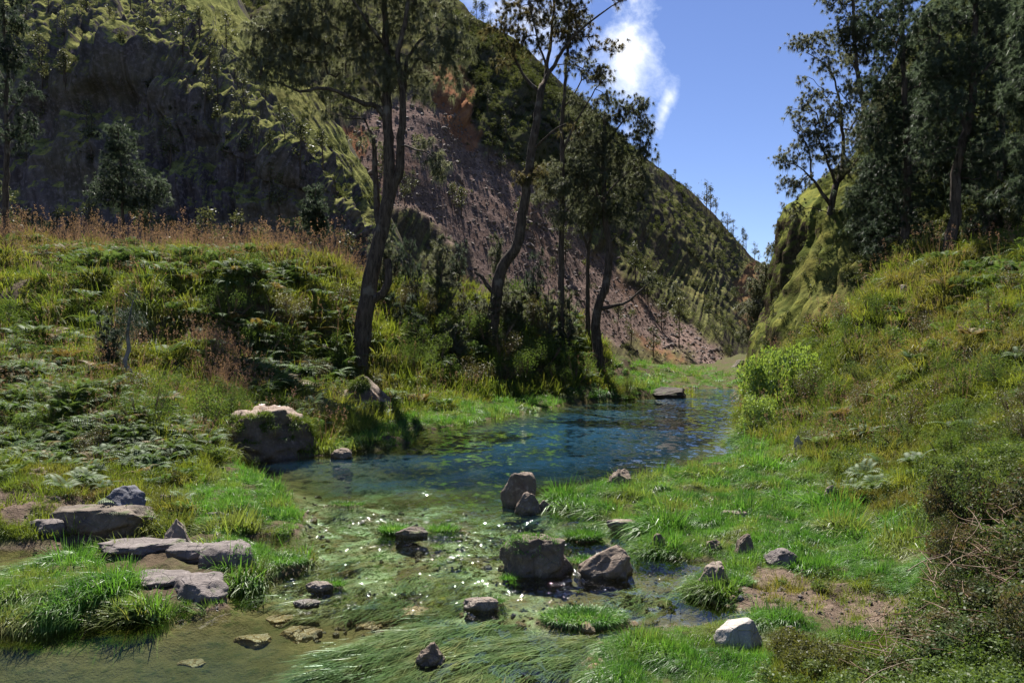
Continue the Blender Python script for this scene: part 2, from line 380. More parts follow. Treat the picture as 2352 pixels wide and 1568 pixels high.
# ================================================================ hills: lofts along fall lines
def cr(pts, n):
    """Catmull-Rom resample of a polyline to n points by chord length"""
    p = np.asarray(pts, float); q = np.vstack([2*p[0]-p[1], p, 2*p[-1]-p[-2]])
    L = np.concatenate([[0], np.cumsum(np.linalg.norm(np.diff(p, axis=0), axis=1))]); t = np.linspace(0, L[-1], n)
    i = np.clip(np.searchsorted(L, t, side='right')-1, 0, len(p)-2); f = ((t-L[i])/(L[i+1]-L[i]))[:, None]
    a, b, c, e = q[i], q[i+1], q[i+2], q[i+3]
    return 0.5*((2*b)+(c-a)*f+(2*a-5*b+4*c-e)*f*f+(3*b-a-3*c+e)*f**3)
def loft(lines, nrow, ncol, back=(60, -40)):
    """lines: list of fall lines [(ox, oy, d), ...] from foot to crest; returns grid (nrow up the slope, ncol along)"""
    rows = []
    for ln in lines:
        w = np.array([P(*q) for q in ln])
        foot = w[0]+np.array([0, -0.02*w[0][1], -6.0])
        cr_ = w[-1]; b1 = cr_+np.array([cr_[0]*0.0, back[0]*0.35, back[1]*0.15]); b2 = cr_+np.array([0, back[0], back[1]])
        core = cr(w, nrow-9)
        rows.append(np.vstack([[foot], core, cr(np.array([cr_, b1, b2]), 9)[1:]]))
    rows = np.array(rows)                       # lines x nrow x 3
    g = np.stack([cr(rows[:, j], ncol) if False else cr_par(rows[:, j], ncol) for j in range(rows.shape[1])], 0)
    return g
def cr_par(p, n):
    q = np.vstack([2*p[0]-p[1], p, 2*p[-1]-p[-2]]); t = np.linspace(0, len(p)-1.000001, n); i = t.astype(int); f = (t-i)[:, None]
    a, b, c, e = q[i], q[i+1], q[i+2], q[i+3]
    return 0.5*((2*b)+(c-a)*f+(2*a-5*b+4*c-e)*f*f+(3*b-a-3*c+e)*f**3)
def gnormals(g):
    du = np.gradient(g, axis=1); dv = np.gradient(g, axis=0); n = np.cross(du, dv)
    n /= np.linalg.norm(n, axis=-1)[..., None]+1e-9
    return n

FAR = [[(1830,845,300),(1830,760,420),(1830,700,560),(1840,640,700)],
 [(1695,853,165),(1712,800,220),(1735,700,330),(1752,608,450)],
 [(1600,850,150),(1640,720,215),(1665,620,300),(1672,528,420)],
 [(1480,845,140),(1540,740,180),(1580,620,245),(1592,520,310),(1592,444,380)],
 [(1380,840,132),(1420,740,155),(1460,630,190),(1490,500,245),(1500,374,330)],
 [(1250,830,125),(1300,720,140),(1330,600,165),(1360,450,200),(1400,292,280)],
 [(1100,820,118),(1180,680,135),(1210,560,150),(1230,420,172),(1270,300,205),(1295,202,250)],
 [(950,810,112),(1020,660,125),(1060,520,140),(1080,400,155),(1100,280,172),(1150,180,200),(1180,97,240)],
 [(800,800,110),(850,600,120),(900,450,132),(960,320,148),(1010,230,165),(1050,120,200),(1085,40,235)],
 [(700,790,112),(740,560,122),(790,400,134),(830,270,150),(880,150,172),(950,50,205),(1000,-60,250)],
 [(560,790,116),(600,560,126),(650,380,140),(690,240,156),(740,110,178),(800,0,210),(850,-150,260)],
 [(300,790,125),(350,560,135),(420,300,155),(500,120,180),(560,-20,215),(600,-200,270)],
 [(-100,790,135),(-50,500,145),(100,200,165),(250,0,195),(300,-250,280)],
 [(-700,790,150),(-650,500,160),(-500,200,180),(-350,-50,215),(-300,-300,300)]]
SPUR = [[(-900,620,104),(-900,300,110),(-900,100,112),(-850,-50,142),(-800,-200,180)],
 [(-450,600,100),(-420,300,105),(-420,110,108),(-380,-30,140),(-330,-180,178)],
 [(-150,560,98),(-120,400,101),(-100,250,104),(-80,130,107),(-30,10,141),(50,-120,178)],
 [(100,560,98),(110,420,101),(130,280,104),(150,112,108),(230,-10,141),(330,-120,175)],
 [(280,560,97),(290,420,100),(310,250,103),(330,120,107),(420,15,139),(500,-60,168)],
 [(430,560,97),(430,430,99),(440,330,101),(440,225,104),(500,110,132),(560,40,154)],
 [(560,560,96),(560,460,98),(570,380,99),(575,315,101),(620,220,121),(660,160,138)],
 [(690,570,95),(690,500,96),(690,450,97),(695,405,98),(735,335,112),(765,285,122)],
 [(790,590,95),(795,550,96),(795,520,97),(800,480,98),(825,440,105),(840,415,110)],
 [(890,650,95),(895,625,96),(895,605,97),(895,590,98),(905,570,100),(915,560,102)],
 [(980,700,96),(985,690,97),(985,680,98),(985,670,99),(990,665,100),(995,660,101)]]
CLIFF = [[(1790,845,190),(1810,760,185),(1830,680,180),(1850,600,175),(1870,530,172),(1900,470,170),(1970,400,170),(2100,250,170),(2250,-60,175)],
 [(1735,838,122),(1775,760,120),(1805,680,117),(1828,600,114),(1848,530,113),(1878,470,113),(1958,405,115),(2090,250,122),(2240,-60,130)],
 [(1706,842,93),(1757,760,90),(1788,680,87),(1812,600,85),(1833,530,84),(1862,470,84),(1935,410,86),(2060,250,92),(2210,-60,100)],
 [(1760,850,70),(1810,760,69),(1850,690,69),(1880,600,70),(1910,520,71),(1940,460,72),(2000,380,74),(2100,230,78),(2250,-60,85)],
 [(1870,790,57),(1900,720,58),(1950,650,59),(1990,580,60),(2010,500,61),(2030,420,63),(2060,320,66),(2130,200,70),(2280,-60,76)],
 [(2050,690,51),(2060,640,53),(2080,580,54),(2110,500,56),(2130,420,58),(2160,300,60),(2200,180,63),(2320,-60,68)],
 [(2250,640,46),(2270,580,48),(2280,500,50),(2300,420,52),(2320,300,55),(2350,180,58),(2400,-60,62)],
 [(2500,600,42),(2520,450,44),(2540,300,47),(2560,150,50),(2600,-80,54)],
 [(2900,600,38),(2920,450,40),(2940,300,43),(2960,150,46),(3000,-80,50)]]

def hill_mat(name, grass_hi, grass_lo, rock, scree=False, thr=(0.42, 0.58), veil=0.55, stk=0.85):
    m, nt, out = material(name)
    pos = nt.pos()
    nz = nt.new('ShaderNodeSeparateXYZ', {'Vector': nt.new('ShaderNodeNewGeometry').outputs['True Normal']}).outputs['Z']
    n1 = nt.noise(pos, 0.06, 6, 0.62); n2 = nt.noise(pos, 0.45, 6, 0.68); n3 = nt.noise(pos, 2.0, 4, 0.65)
    g = nt.mix(nt.rng(n2, 0.40, 0.60), grass_lo, grass_hi)
    g = nt.mix(nt.rng(n3, 0.52, 0.66, 0, 0.7), g, (0.02, 0.03, 0.011))
    g = nt.mix(nt.rng(n1, 0.5, 0.66, 0, 0.55), g, (0.12, 0.095, 0.04))
    fl = nt.attr('fl', out='Vector'); st = nt.noise(fl, 1.0, 5, 0.65, 0.4)
    g = nt.mix(nt.rng(st, 0.43, 0.57, 0, stk), g, tuple(c*0.45 for c in grass_lo))  # streaks put the light and dark of the ribs into the grass colour
    r = nt.mix(nt.rng(n2, 0.35, 0.65), tuple(c*0.5 for c in rock), rock)
    vst = nt.noise(nt.new('ShaderNodeMapping', {'Vector': fl, 'Scale': (9.0, 0.06, 1)}).outputs[0], 1.0, 5, 0.65, 0.3)
    r = nt.mix(nt.rng(vst, 0.40, 0.58, 0.85, 0), r, tuple(c*0.35 for c in rock))
    r = nt.mix(nt.rng(n3, 0.5, 0.7, 0, 0.6), r, tuple(c*1.9 for c in rock))
    rf = nt.rng(nt.math('ADD', nz, nt.rng(n2, 0.3, 0.7, -0.18, 0.18)), thr[0], thr[1], 1, 0)
    bush = nt.math('MULTIPLY', nt.attr('bush'), nt.rng(n2, 0.35, 0.6))
    col = nt.mix(nt.math('MULTIPLY', rf, nt.math('SUBTRACT', 1.0, nt.math('MULTIPLY', nt.rng(n1, 0.45, 0.62), veil))), g, r)
    col = nt.mix(nt.math('MULTIPLY', bush, 0.5), col, (0.028, 0.038, 0.018))
    if scree:
        v1 = nt.new('ShaderNodeTexVoronoi', {'Vector': pos, 'Scale': 0.9}).outputs['Color']
        v2 = nt.new('ShaderNodeTexVoronoi', {'Vector': pos, 'Scale': 2.6}).outputs['Color']
        sp = nt.mix(nt.rng(nt.new('ShaderNodeSeparateColor', {'Color': v1}).outputs[0], 0, 1), (0.115, 0.082, 0.070), (0.21, 0.152, 0.130))
        sp = nt.mix(nt.rng(nt.new('ShaderNodeSeparateColor', {'Color': v2}).outputs[1], 0.55, 1.0, 0, 0.8), sp, (0.045, 0.036, 0.036))
        sp = nt.mix(nt.rng(n1, 0.52, 0.66, 0, 0.6), sp, (0.15, 0.09, 0.06))
        col = nt.mix(nt.attr('scree'), col, sp)
        sp = nt.mix(nt.rng(st, 0.5, 0.68, 0, 0.75), sp, (0.10, 0.062, 0.045)); sp = nt.mix(nt.rng(st, 0.30, 0.44, 0.6, 0), sp, (0.24, 0.185, 0.16))
        rd = nt.mix(nt.rng(n2, 0.35, 0.65), (0.12, 0.055, 0.032), (0.22, 0.115, 0.065))
        col = nt.mix(nt.attr('red'), col, rd)
    h = nt.math('ADD', nt.math('MULTIPLY', n2, 1.0), nt.math('MULTIPLY', n3, 0.45))
    b = nt.new('ShaderNodeBsdfPrincipled', {'Base Color': col, 'Roughness': 0.95, 'Normal': nt.bump(h, 0.7, 0.35)})
    b.inputs['Specular IOR Level'].default_value = 0.0
    nt.l.new(b.outputs[0], out.inputs['Surface'])
    return m

HILLS = {}
def build_hill(name, lines, nrow, ncol, disp, mat, masks, flow=(100, 10)):
    g = loft(lines, nrow, ncol)
    n = gnormals(g)
    if n[..., 1].mean() > 0: n = -n
    idx_u = np.linspace(0, 1, ncol)[None, :].repeat(g.shape[0], 0); idx_v = np.linspace(0, 1, g.shape[0])[:, None].repeat(ncol, 1)
    dsp = disp(g, idx_u, idx_v, n)
    g2 = g+n*dsp[..., None]
    v = g2.reshape(-1, 3); ox, oy = proj(v[:, 0], np.maximum(v[:, 1], 1), v[:, 2])
    at = masks(v, ox, oy); at['fl'] = np.stack([idx_u.ravel()*flow[0], idx_v.ravel()*flow[1], 0*ox], -1)
    F = grid_faces(g.shape[0], ncol)
    me = mesh_np(name, v, F, True, at, [mat])
    o = tag(obj('hill', me), kind='structure')
    HILLS[name] = (g2, gnormals(g2)*(1 if gnormals(g2)[..., 2].mean() > 0 else -1), at)
    return o

def disp_far(g, u, v, n):
    L = u*1000
    S = np.stack([u*(26+0*u)+0.5*np.sin(v*5+u*9)+0.25*np.sin(u*31), v*4.0, u*0], -1).reshape(-1, 3)
    S2 = np.stack([u*75+0.9*np.sin(v*4+u*20), v*3.0, u*0], -1).reshape(-1, 3); rib = ridged(S2, 3, 5).reshape(u.shape)
    gul = ridged(S, 3, 3).reshape(u.shape)
    p = g.reshape(-1, 3)
    big = fbm(p*0.018, 4, 7).reshape(u.shape); sm = fbm(p*0.12, 4, 9).reshape(u.shape)
    ox, oy = proj(g[..., 0], g[..., 1], g[..., 2])
    sc = scree_mask(ox, oy)
    rt_ = sstep(1300, 1480, ox)
    amp = np.clip(g[..., 1]/180, 0.5, 2.2)*sstep(0.02, 0.3, v)*(1-0.8*sstep(0.80, 0.9, v))
    return amp*((1-sc)*(rt_*(rib*0.35+gul*0.3+big*2.2+sm*0.7)+(1-rt_)*(gul*1.4+rib*0.5+big*4.0+sm*0.9))+sc*(sm*0.5+big*1.0))
SCREE = [(770,430),(790,300),(850,255),(930,225),(1010,215),(1070,300),(1120,350),(1210,405),(1280,460),(1330,520),(1400,605),(1490,685),(1600,765),(1700,830),(1710,880),(1400,900),(1200,900),(760,800)]
GRASSY = [(840,520),(900,470),(960,500),(1040,545),(1080,600),(1100,680),(1000,740),(840,700)]
REDS = [[(980,150),(1060,150),(1090,220),(1075,270),(1110,300),(1085,350),(1040,310),(1000,240)], [(1450,765),(1490,775),(1610,850),(1690,876),(1640,870),(1500,810)], [(1690,640),(1740,600),(1752,640),(1720,700),(1735,780),(1700,760)], [(790,300),(830,290),(860,330),(840,360),(800,350)]]
def scree_mask(ox, oy):
    sh = ox.shape; a, b = ox.ravel(), oy.ravel()
    nz_ = 22*fbm(np.stack([a/70, b/70, a*0], -1), 4, 13)
    m = sstep(-12, 12, sd_poly(SCREE, a, b)+nz_)
    m = m*(1-sstep(-20, 20, sd_poly(GRASSY, a, b)+nz_*1.3))
    low = sd_poly([(1380,790),(1450,770),(1580,825),(1640,850),(1640,900),(1350,900)], a, b)
    m = m*(1-0.8*sstep(-15, 15, low+nz_*1.6))
    return m.reshape(sh)
def red_mask(ox, oy):
    nz_ = 10*fbm(np.stack([ox/30, oy/30, ox*0], -1), 3, 17); m = np.zeros(ox.shape)
    for r in REDS: m = np.maximum(m, sstep(-8, 8, sd_poly(r, ox, oy)+nz_*1.4)*np.where(ox > 1300, 0.6, 1))
    return m
BUSHY = [(1040,130),(1120,60),(1300,190),(1400,290),(1480,380),(1460,520),(1330,470),(1240,430),(1130,360),(1090,250)]
build_hill('hill_far', FAR, 200, 620, disp_far,
           hill_mat('far_hill_ground', (0.150, 0.148, 0.055), (0.070, 0.075, 0.034), (0.090, 0.074, 0.064), True, (0.52, 0.74), 0.5, 0.8),
           lambda v, ox, oy: {'scree': scree_mask(ox, oy), 'red': red_mask(ox, oy), 'bush': sstep(-20, 20, sd_poly(BUSHY, ox, oy))}, (130, 7))
def disp_spur(g, u, v, n):
    p = g.reshape(-1, 3)
    S = np.stack([u*22+0.7*np.sin(v*4+u*12), v*3.2, u*0], -1).reshape(-1, 3)
    gul = ridged(S, 4, 23).reshape(u.shape)
    big = fbm(p*0.05, 4, 27).reshape(u.shape); sm = fbm(p*0.22, 4, 29).reshape(u.shape)
    end = sstep(1.0, 0.75, u)
    rib = ridged(np.stack([v*11+u*5+0.6*fbm(p*0.03, 2, 33).reshape(u.shape), u*5, u*0], -1).reshape(-1, 3), 3, 31).reshape(u.shape)
    up = sstep(0.55, 0.65, v)
    return ((gul*1.3+fbm(p*0.12, 4, 37).reshape(u.shape)*2.2)*(1-up)+rib*0.6*up+big*(2.0-1.3*up)+sm*(0.9-0.8*up))*(0.35+0.65*end)*sstep(0, 0.1, v)
build_hill('hill_spur', SPUR, 240, 460, disp_spur,
           hill_mat('spur_ground', (0.235, 0.235, 0.082), (0.135, 0.145, 0.052), (0.115, 0.098, 0.105), False, (0.34, 0.52), 0.22, 0.45),
           lambda v, ox, oy: {'bush': v[:, 0]*0}, (14, 70))
def disp_cliff(g, u, v, n):
    p = g.reshape(-1, 3)
    S = np.stack([u*26+0.5*np.sin(v*4), v*2.5, u*0], -1).reshape(-1, 3)
    gul = ridged(S, 3, 43).reshape(u.shape)
    big = fbm(p*0.09, 4, 47).reshape(u.shape); sm = fbm(p*0.4, 4, 49).reshape(u.shape)
    return (gul*0.7+big*1.2+sm*0.4)*sstep(0, 0.08, v)
build_hill('cliff_hill', CLIFF, 150, 300, disp_cliff,
           hill_mat('cliff_ground', (0.175, 0.172, 0.042), (0.085, 0.105, 0.032), (0.060, 0.048, 0.034), False, (0.05, 0.22), 0.5),
           lambda v, ox, oy: {'bush': sstep(1900, 2050, ox)}, (40, 8))
# ================================================================ vegetation building blocks
def rdir(n, r=rng):
    v = r.normal(size=(n, 3)); return v/np.linalg.norm(v, axis=1)[:, None]
def nrm(v): return v/(np.linalg.norm(v, axis=-1)[..., None]+1e-9)
def blades(base, dirv, length, width, droop, nseg=3, side=None, r=rng, fold=0.0):
    """strips: base (n,3), direction (n,3), each bending down by droop; returns V, F"""
    n = len(base); t = np.linspace(0, 1, nseg+1)
    if side is None:
        side = nrm(np.cross(dirv, np.array([0, 0, 1.0])+0.3*rdir(n, r)))
    L = np.asarray(length).reshape(-1, 1); W = np.asarray(width).reshape(-1, 1); D = np.asarray(droop).reshape(-1, 1)
    rows = []
    for k, tt in enumerate(t):
        c = base+dirv*L*tt*(1-0.18*D*tt)+np.array([0, 0, -1.0])*(L*D*tt*tt*0.75)
        w = W*(1-tt**1.6)*0.5+W*0.04
        rows += [c-side*w, c+side*w]
    V = np.stack(rows, 1).reshape(-1, 3); m = 2*(nseg+1)
    f = np.array([[2*k, 2*k+1, 2*k+3, 2*k+2] for k in range(nseg)])
    F = (np.arange(n)[:, None, None]*m+f[None]).reshape(-1, 4)
    return V, F
def leaves(center, nrmv, size, aspect=0.5, r=rng, along=None):
    """pointed leaf quads folded flat: V, F"""
    n = len(center)
    a = nrm(np.cross(nrmv, rdir(n, r))) if along is None else nrm(along)
    b = nrm(np.cross(nrmv, a)); s = np.asarray(size).reshape(-1, 1)
    V = np.stack([center-a*s*0.5, center+b*s*aspect*0.5+a*s*0.05, center+a*s*0.5, center-b*s*aspect*0.5+a*s*0.05], 1).reshape(-1, 3)
    return V, np.arange(4*n).reshape(n, 4)
def merge(parts):
    Vs, Fs, o = [], [], 0
    for V, F in parts:
        Vs.append(V); Fs.append(F+o); o += len(V)
    return np.vstack(Vs), np.vstack(Fs)
def tube(pts, rad, sides=6):
    p = np.asarray(pts, float); rad = np.asarray(rad, float); n = len(p)
    t = np.gradient(p, axis=0); t = nrm(t)
    ref = np.array([0.31, 0.95, 0.05]); a = nrm(np.cross(t, ref)); b = np.cross(t, a)
    th = np.linspace(0, 2*np.pi, sides, endpoint=False)
    V = (p[:, None]+rad[:, None, None]*(a[:, None]*np.cos(th)[None, :, None]+b[:, None]*np.sin(th)[None, :, None])).reshape(-1, 3)
    i = np.arange(n-1)[:, None]*sides; j = np.arange(sides)[None]; k = (j+1) % sides
    F = np.stack([i+j, i+k, i+sides+k, i+sides+j], -1).reshape(-1, 4)
    return V, F

# ---- materials
M_LUSH = leaf_mat('lush_grass', (0.045, 0.130, 0.022), (0.095, 0.215, 0.034), (0.17, 0.27, 0.085), 0.48, 0.022, 1.1, (0.26, 0.20, 0.075), rough=0.4, tmul=(1.05, 1.12, 0.6))
M_MEADOW = leaf_mat('meadow_grass', (0.155, 0.195, 0.030), (0.095, 0.15, 0.026), (0.21, 0.22, 0.05), 0.48, 0.012, 0.22, (0.17, 0.115, 0.05))
M_DRY = leaf_mat('dry_grass', (0.20, 0.155, 0.065), (0.13, 0.10, 0.045), (0.25, 0.20, 0.09), 0.4, 0.02, 0.5)
M_SEED = leaf_mat('seed_heads', (0.27, 0.175, 0.15), (0.19, 0.12, 0.105), None, 0.35, 0.0, 0.4)
M_FERN = leaf_mat('fern_fronds', (0.060, 0.115, 0.035), (0.085, 0.13, 0.05), (0.11, 0.15, 0.075), 0.35, 0.022, 0.5, (0.16, 0.10, 0.04), rough=0.6)
M_BUSH = leaf_mat('shrub_leaves', (0.060, 0.105, 0.026), (0.085, 0.13, 0.036), (0.11, 0.15, 0.05), 0.48, 0.010, 0.6, (0.085, 0.075, 0.03))
M_THICK = leaf_mat('bramble_leaves', (0.045, 0.082, 0.028), (0.080, 0.068, 0.038), (0.14, 0.085, 0.060), 0.36, 0.008, 1.1)
M_BRIGHT = leaf_mat('bright_leaves', (0.20, 0.30, 0.06), (0.25, 0.34, 0.09), None, 0.45, 0.03, 0.8)
M_CASU = leaf_mat('casuarina_needles', (0.105, 0.118, 0.072), (0.145, 0.153, 0.098), (0.19, 0.198, 0.142), 0.48, 0.02, 0.15, tmul=(1.0, 1.02, 0.8))
M_CASU2 = leaf_mat('casuarina_needles_dark', (0.046, 0.064, 0.040), (0.072, 0.095, 0.062), (0.125, 0.155, 0.115), 0.42, 0.02, 0.15, tmul=(0.95, 1.02, 0.85))
M_CASU3 = leaf_mat('casuarina_needles_brown', (0.14, 0.12, 0.058), (0.17, 0.14, 0.068), (0.115, 0.122, 0.06), 0.50, 0.02, 0.15, tmul=(1.05, 1.0, 0.75))
M_FAR = leaf_mat('hillside_leaves', (0.045, 0.058, 0.026), (0.072, 0.088, 0.032), (0.10, 0.115, 0.045), 0.4, 0.01, 0.03, (0.03, 0.036, 0.022))
M_TWIG = leaf_mat('dry_twigs', (0.16, 0.10, 0.065), (0.10, 0.065, 0.045), (0.24, 0.18, 0.12), 0.0, 0.02, 2.0)
M_WEED = leaf_mat('river_weed_strands', (0.10, 0.165, 0.065), (0.15, 0.21, 0.095), (0.18, 0.20, 0.08), 0.35, 0.015, 0.7, (0.22, 0.19, 0.07), rough=0.3)
m_bark, nt, out = material('bark')
pos = nt.new('ShaderNodeTexCoord').outputs['Object']
mp = nt.new('ShaderNodeMapping', {'Vector': pos, 'Scale': (3.0, 3.0, 0.5)}).outputs[0]
n1 = nt.noise(mp, 2.2, 6, 0.7, 0.6); n2 = nt.noise(pos, 1.1, 4, 0.6)
col = nt.mix(nt.rng(n1, 0.38, 0.62), (0.030, 0.023, 0.018), (0.105, 0.080, 0.062))
col = nt.mix(nt.rng(n2, 0.56, 0.68, 0, 0.65), col, (0.17, 0.15, 0.125))
b = nt.new('ShaderNodeBsdfPrincipled', {'Base Color': col, 'Roughness': 0.9, 'Normal': nt.bump(n1, 1.0, 0.15)})
b.inputs['Specular IOR Level'].default_value = 0.15
nt.l.new(b.outputs[0], out.inputs['Surface'])

# ---- instanced stuff
PROTO = {}
def proto(name, parts, mats):
    """parts: list of (V, F, material slot)"""
    Vs, Fs, mi, o = [], [], [], 0
    for V, F, k in parts:
        Vs.append(V); Fs.append(F+o); o += len(V); mi.append(np.full(len(F), k))
    me = mesh_np(name, np.vstack(Vs), np.vstack(Fs), False, None, mats, np.concatenate(mi))
    ob = bpy.data.objects.new(name, me); PROTO[name] = ob
    return ob
def scatter(name, label, cat, protos, pts, rot, scl, idx, tint=None):
    n = len(pts)
    me = bpy.data.meshes.new(name); me.vertices.add(n); me.vertices.foreach_set('co', np.asarray(pts, np.float32).ravel())
    a = me.attributes.new('rot', 'FLOAT_VECTOR', 'POINT'); a.data.foreach_set('vector', np.asarray(rot, np.float32).ravel())
    a = me.attributes.new('scl', 'FLOAT', 'POINT'); a.data.foreach_set('value', np.asarray(scl, np.float32))
    a = me.attributes.new('pick', 'INT', 'POINT'); a.data.foreach_set('value', np.asarray(idx, np.int32))
    a = me.attributes.new('tint', 'FLOAT', 'POINT'); a.data.foreach_set('value', np.zeros(n, np.float32) if tint is None else np.asarray(tint, np.float32))
    ob = tag(obj(name, me), label, cat, None, 'stuff')
    g = bpy.data.node_groups.new(name, 'GeometryNodeTree')
    g.interface.new_socket('Geometry', in_out='INPUT', socket_type='NodeSocketGeometry')
    g.interface.new_socket('Geometry', in_out='OUTPUT', socket_type='NodeSocketGeometry')
    gi = g.nodes.new('NodeGroupInput'); go = g.nodes.new('NodeGroupOutput')
    m2p = g.nodes.new('GeometryNodeMeshToPoints'); iop = g.nodes.new('GeometryNodeInstanceOnPoints'); jn = g.nodes.new('GeometryNodeJoinGeometry')
    g.links.new(gi.outputs[0], m2p.inputs['Mesh']); g.links.new(m2p.outputs['Points'], iop.inputs['Points'])
    for p in reversed(protos):
        oi = g.nodes.new('GeometryNodeObjectInfo'); oi.inputs['Object'].default_value = p; oi.inputs['As Instance'].default_value = True
        g.links.new(oi.outputs['Geometry'], jn.inputs[0])
    g.links.new(jn.outputs[0], iop.inputs['Instance'])
    def na(nm, t):
        x_ = g.nodes.new('GeometryNodeInputNamedAttribute'); x_.data_type = t; x_.inputs['Name'].default_value = nm; return x_.outputs['Attribute']
    iop.inputs['Pick Instance'].default_value = True
    g.links.new(na('pick', 'INT'), iop.inputs['Instance Index'])
    e2r = g.nodes.new('FunctionNodeEulerToRotation'); g.links.new(na('rot', 'FLOAT_VECTOR'), e2r.inputs[0]); g.links.new(e2r.outputs[0], iop.inputs['Rotation'])
    g.links.new(na('scl', 'FLOAT'), iop.inputs['Scale'])
    g.links.new(iop.outputs['Instances'], go.inputs[0])
    md = ob.modifiers.new('scatter', 'NODES'); md.node_group = g
    return ob

# ---- grass tufts (unit = metres at scale 1)
def tuft(name, n, length, width, spread, droop, mat, lean=(0, 0), seed=0, nseg=3, heads=0, headmat=None, rad=0.14):
    r = np.random.default_rng(seed)
    th = r.uniform(0, 2*np.pi, n); rr = rad*np.sqrt(r.uniform(0, 1, n))
    base = np.stack([rr*np.cos(th), rr*np.sin(th), np.full(n, -0.03)], -1)
    th2 = th+r.normal(0, 0.7, n); sp = np.abs(r.normal(0, spread, n))
    dv = nrm(np.stack([np.cos(th2)*sp+lean[0], np.sin(th2)*sp+lean[1], np.ones(n)], -1))
    L = length*r.uniform(0.5, 1.15, n)
    parts = [(*blades(base, dv, L, width*r.uniform(0.7, 1.3, n), droop*r.uniform(0.4, 1.5, n), nseg, r=r), 0)]
    mats = [mat]
    if heads:
        th = r.uniform(0, 2*np.pi, heads); base = np.stack([0.1*np.cos(th), 0.1*np.sin(th), np.zeros(heads)], -1)
        dv = nrm(np.stack([np.cos(th)*0.3, np.sin(th)*0.3, np.ones(heads)], -1)); L = length*r.uniform(1.1, 1.6, heads)
        V, F = blades(base, dv, L, np.full(heads, 0.008), np.full(heads, 0.2), 2, r=r); parts.append((V, F, 1))
        tip = base+dv*L[:, None]*0.95
        c = (tip[:, None]+r.normal(0, 0.035, (heads, 9, 3))*np.array([0.5, 0.5, 1.6])).reshape(-1, 3)
        V, F = leaves(c, rdir(len(c), r), np.full(len(c), 0.045), 0.35, r); parts.append((V, F, 1)); mats.append(headmat)
    return proto(name, parts, mats)
LUSH = [tuft('lush_tuft', 75, 0.34, 0.0085, 0.55, 0.75, M_LUSH, seed=1), tuft('lush_tuft', 75, 0.30, 0.0085, 0.75, 1.0, M_LUSH, (0.5, 0), seed=2), tuft('lush_tuft', 65, 0.36, 0.0085, 0.4, 0.5, M_LUSH, seed=3),
        tuft('lush_lying_tuft', 85, 0.44, 0.009, 0.45, 1.15, M_LUSH, (1.3, 0), seed=4)]
MEAD = [tuft('meadow_tuft', 44, 0.62, 0.016, 0.5, 0.9, M_MEADOW, seed=11, rad=0.22), tuft('meadow_tuft', 44, 0.55, 0.016, 0.8, 1.1, M_MEADOW, seed=12, rad=0.25), tuft('meadow_tuft', 36, 0.75, 0.017, 0.45, 0.7, M_MEADOW, seed=13, rad=0.2),
        tuft('seeding_tuft', 34, 0.6, 0.015, 0.5, 0.8, M_MEADOW, seed=14, heads=8, headmat=M_SEED, rad=0.22), tuft('dry_tuft', 40, 0.45, 0.013, 0.7, 0.9, M_DRY, seed=15, rad=0.2)]
def fern(name, seed, n=7, L0=0.7, mat=None):
    r = np.random.default_rng(seed); parts = []
    for k in range(n):
        th = 2*np.pi*k/n+r.normal(0, 0.3); L = L0*r.uniform(0.7, 1.2); up = r.uniform(0.9, 1.8)
        t = np.linspace(0.15, 1, 14)
        hd = np.array([math.cos(th), math.sin(th), 0])
        ax = np.outer(t*L, hd)+np.outer(up*L*(t*0.9-0.75*t*t), [0, 0, 1])
        tg = nrm(np.gradient(ax, axis=0)); sd_ = nrm(np.cross(tg, [0, 0, 1.0])); 
        for s in (-1, 1):
            ln = 0.34*L*(1-t)**0.8+0.02
            dirs = nrm(sd_*s+tg*0.35+np.array([0, 0, -0.15]))
            nv = nrm(np.cross(dirs, tg))
            V, F = leaves(ax+dirs*ln[:, None]*0.5, nv, ln, 0.30, r, along=dirs); parts.append((V, F, 0))
        V, F = blades(np.zeros((1, 3)), nrm((hd+np.array([0, 0, up*0.8]))[None]), [L*0.5], [0.02], [0.3], 3, r=r); parts.append((V, F, 0))
    return proto(name, parts, [mat or M_FERN])
MEAD.append(tuft('tussock', 190, 0.95, 0.016, 0.85, 1.25, M_MEADOW, seed=16, rad=0.30, nseg=4))
FERNS = [fern('fern_plant', 21, 7, 0.8), fern('fern_plant', 22, 6, 0.95), fern('fern_plant', 23, 8, 0.75)]
def leafy(name, seed, n, size, leafsize, mat, flat=0.75, twigs=14, aspect=0.55, lobes=7):
    """loose leafy clump about 1 m across (size = half extents)"""
    r = np.random.default_rng(seed)
    c = r.normal(0, 0.42, (lobes, 3))*np.array([1, 1, 0.6])+np.array([0, 0, 0.55])
    k = r.integers(0, lobes, n); p = c[k]+rdir(n, r)*(r.uniform(0.2, 1, n)**0.5*0.33)[:, None]
    p[:, 2] = np.abs(p[:, 2])*flat; p *= size
    nv = nrm(rdir(n, r)+np.array([0, 0, 0.9]))
    parts = [(*leaves(p, nv, leafsize*r.uniform(0.6, 1.3, n), aspect, r), 0)]
    tw = [tube([[0, 0, -0.05], c[q % lobes]*size*np.array([0.6, 0.6, 0.35]), c[q % lobes]*size*np.array([1, 1, flat])+r.normal(0, 0.05, 3)*size], [0.012*size, 0.008*size, 0.003*size], 4) for q in range(twigs)]
    V, F = merge(tw); parts.append((V, F, 1))
    return parts, [mat, M_TWIG]
SHR = [proto('low_shrub', *leafy('low_shrub', 31+i, 520, 0.55, 0.06, M_BUSH)) for i in range(3)]
FARB = [proto('hillside_bush', *leafy('hillside_bush', 41+i, 260, 1.0, 0.17, M_FAR, 0.8, 4)) for i in range(3)]
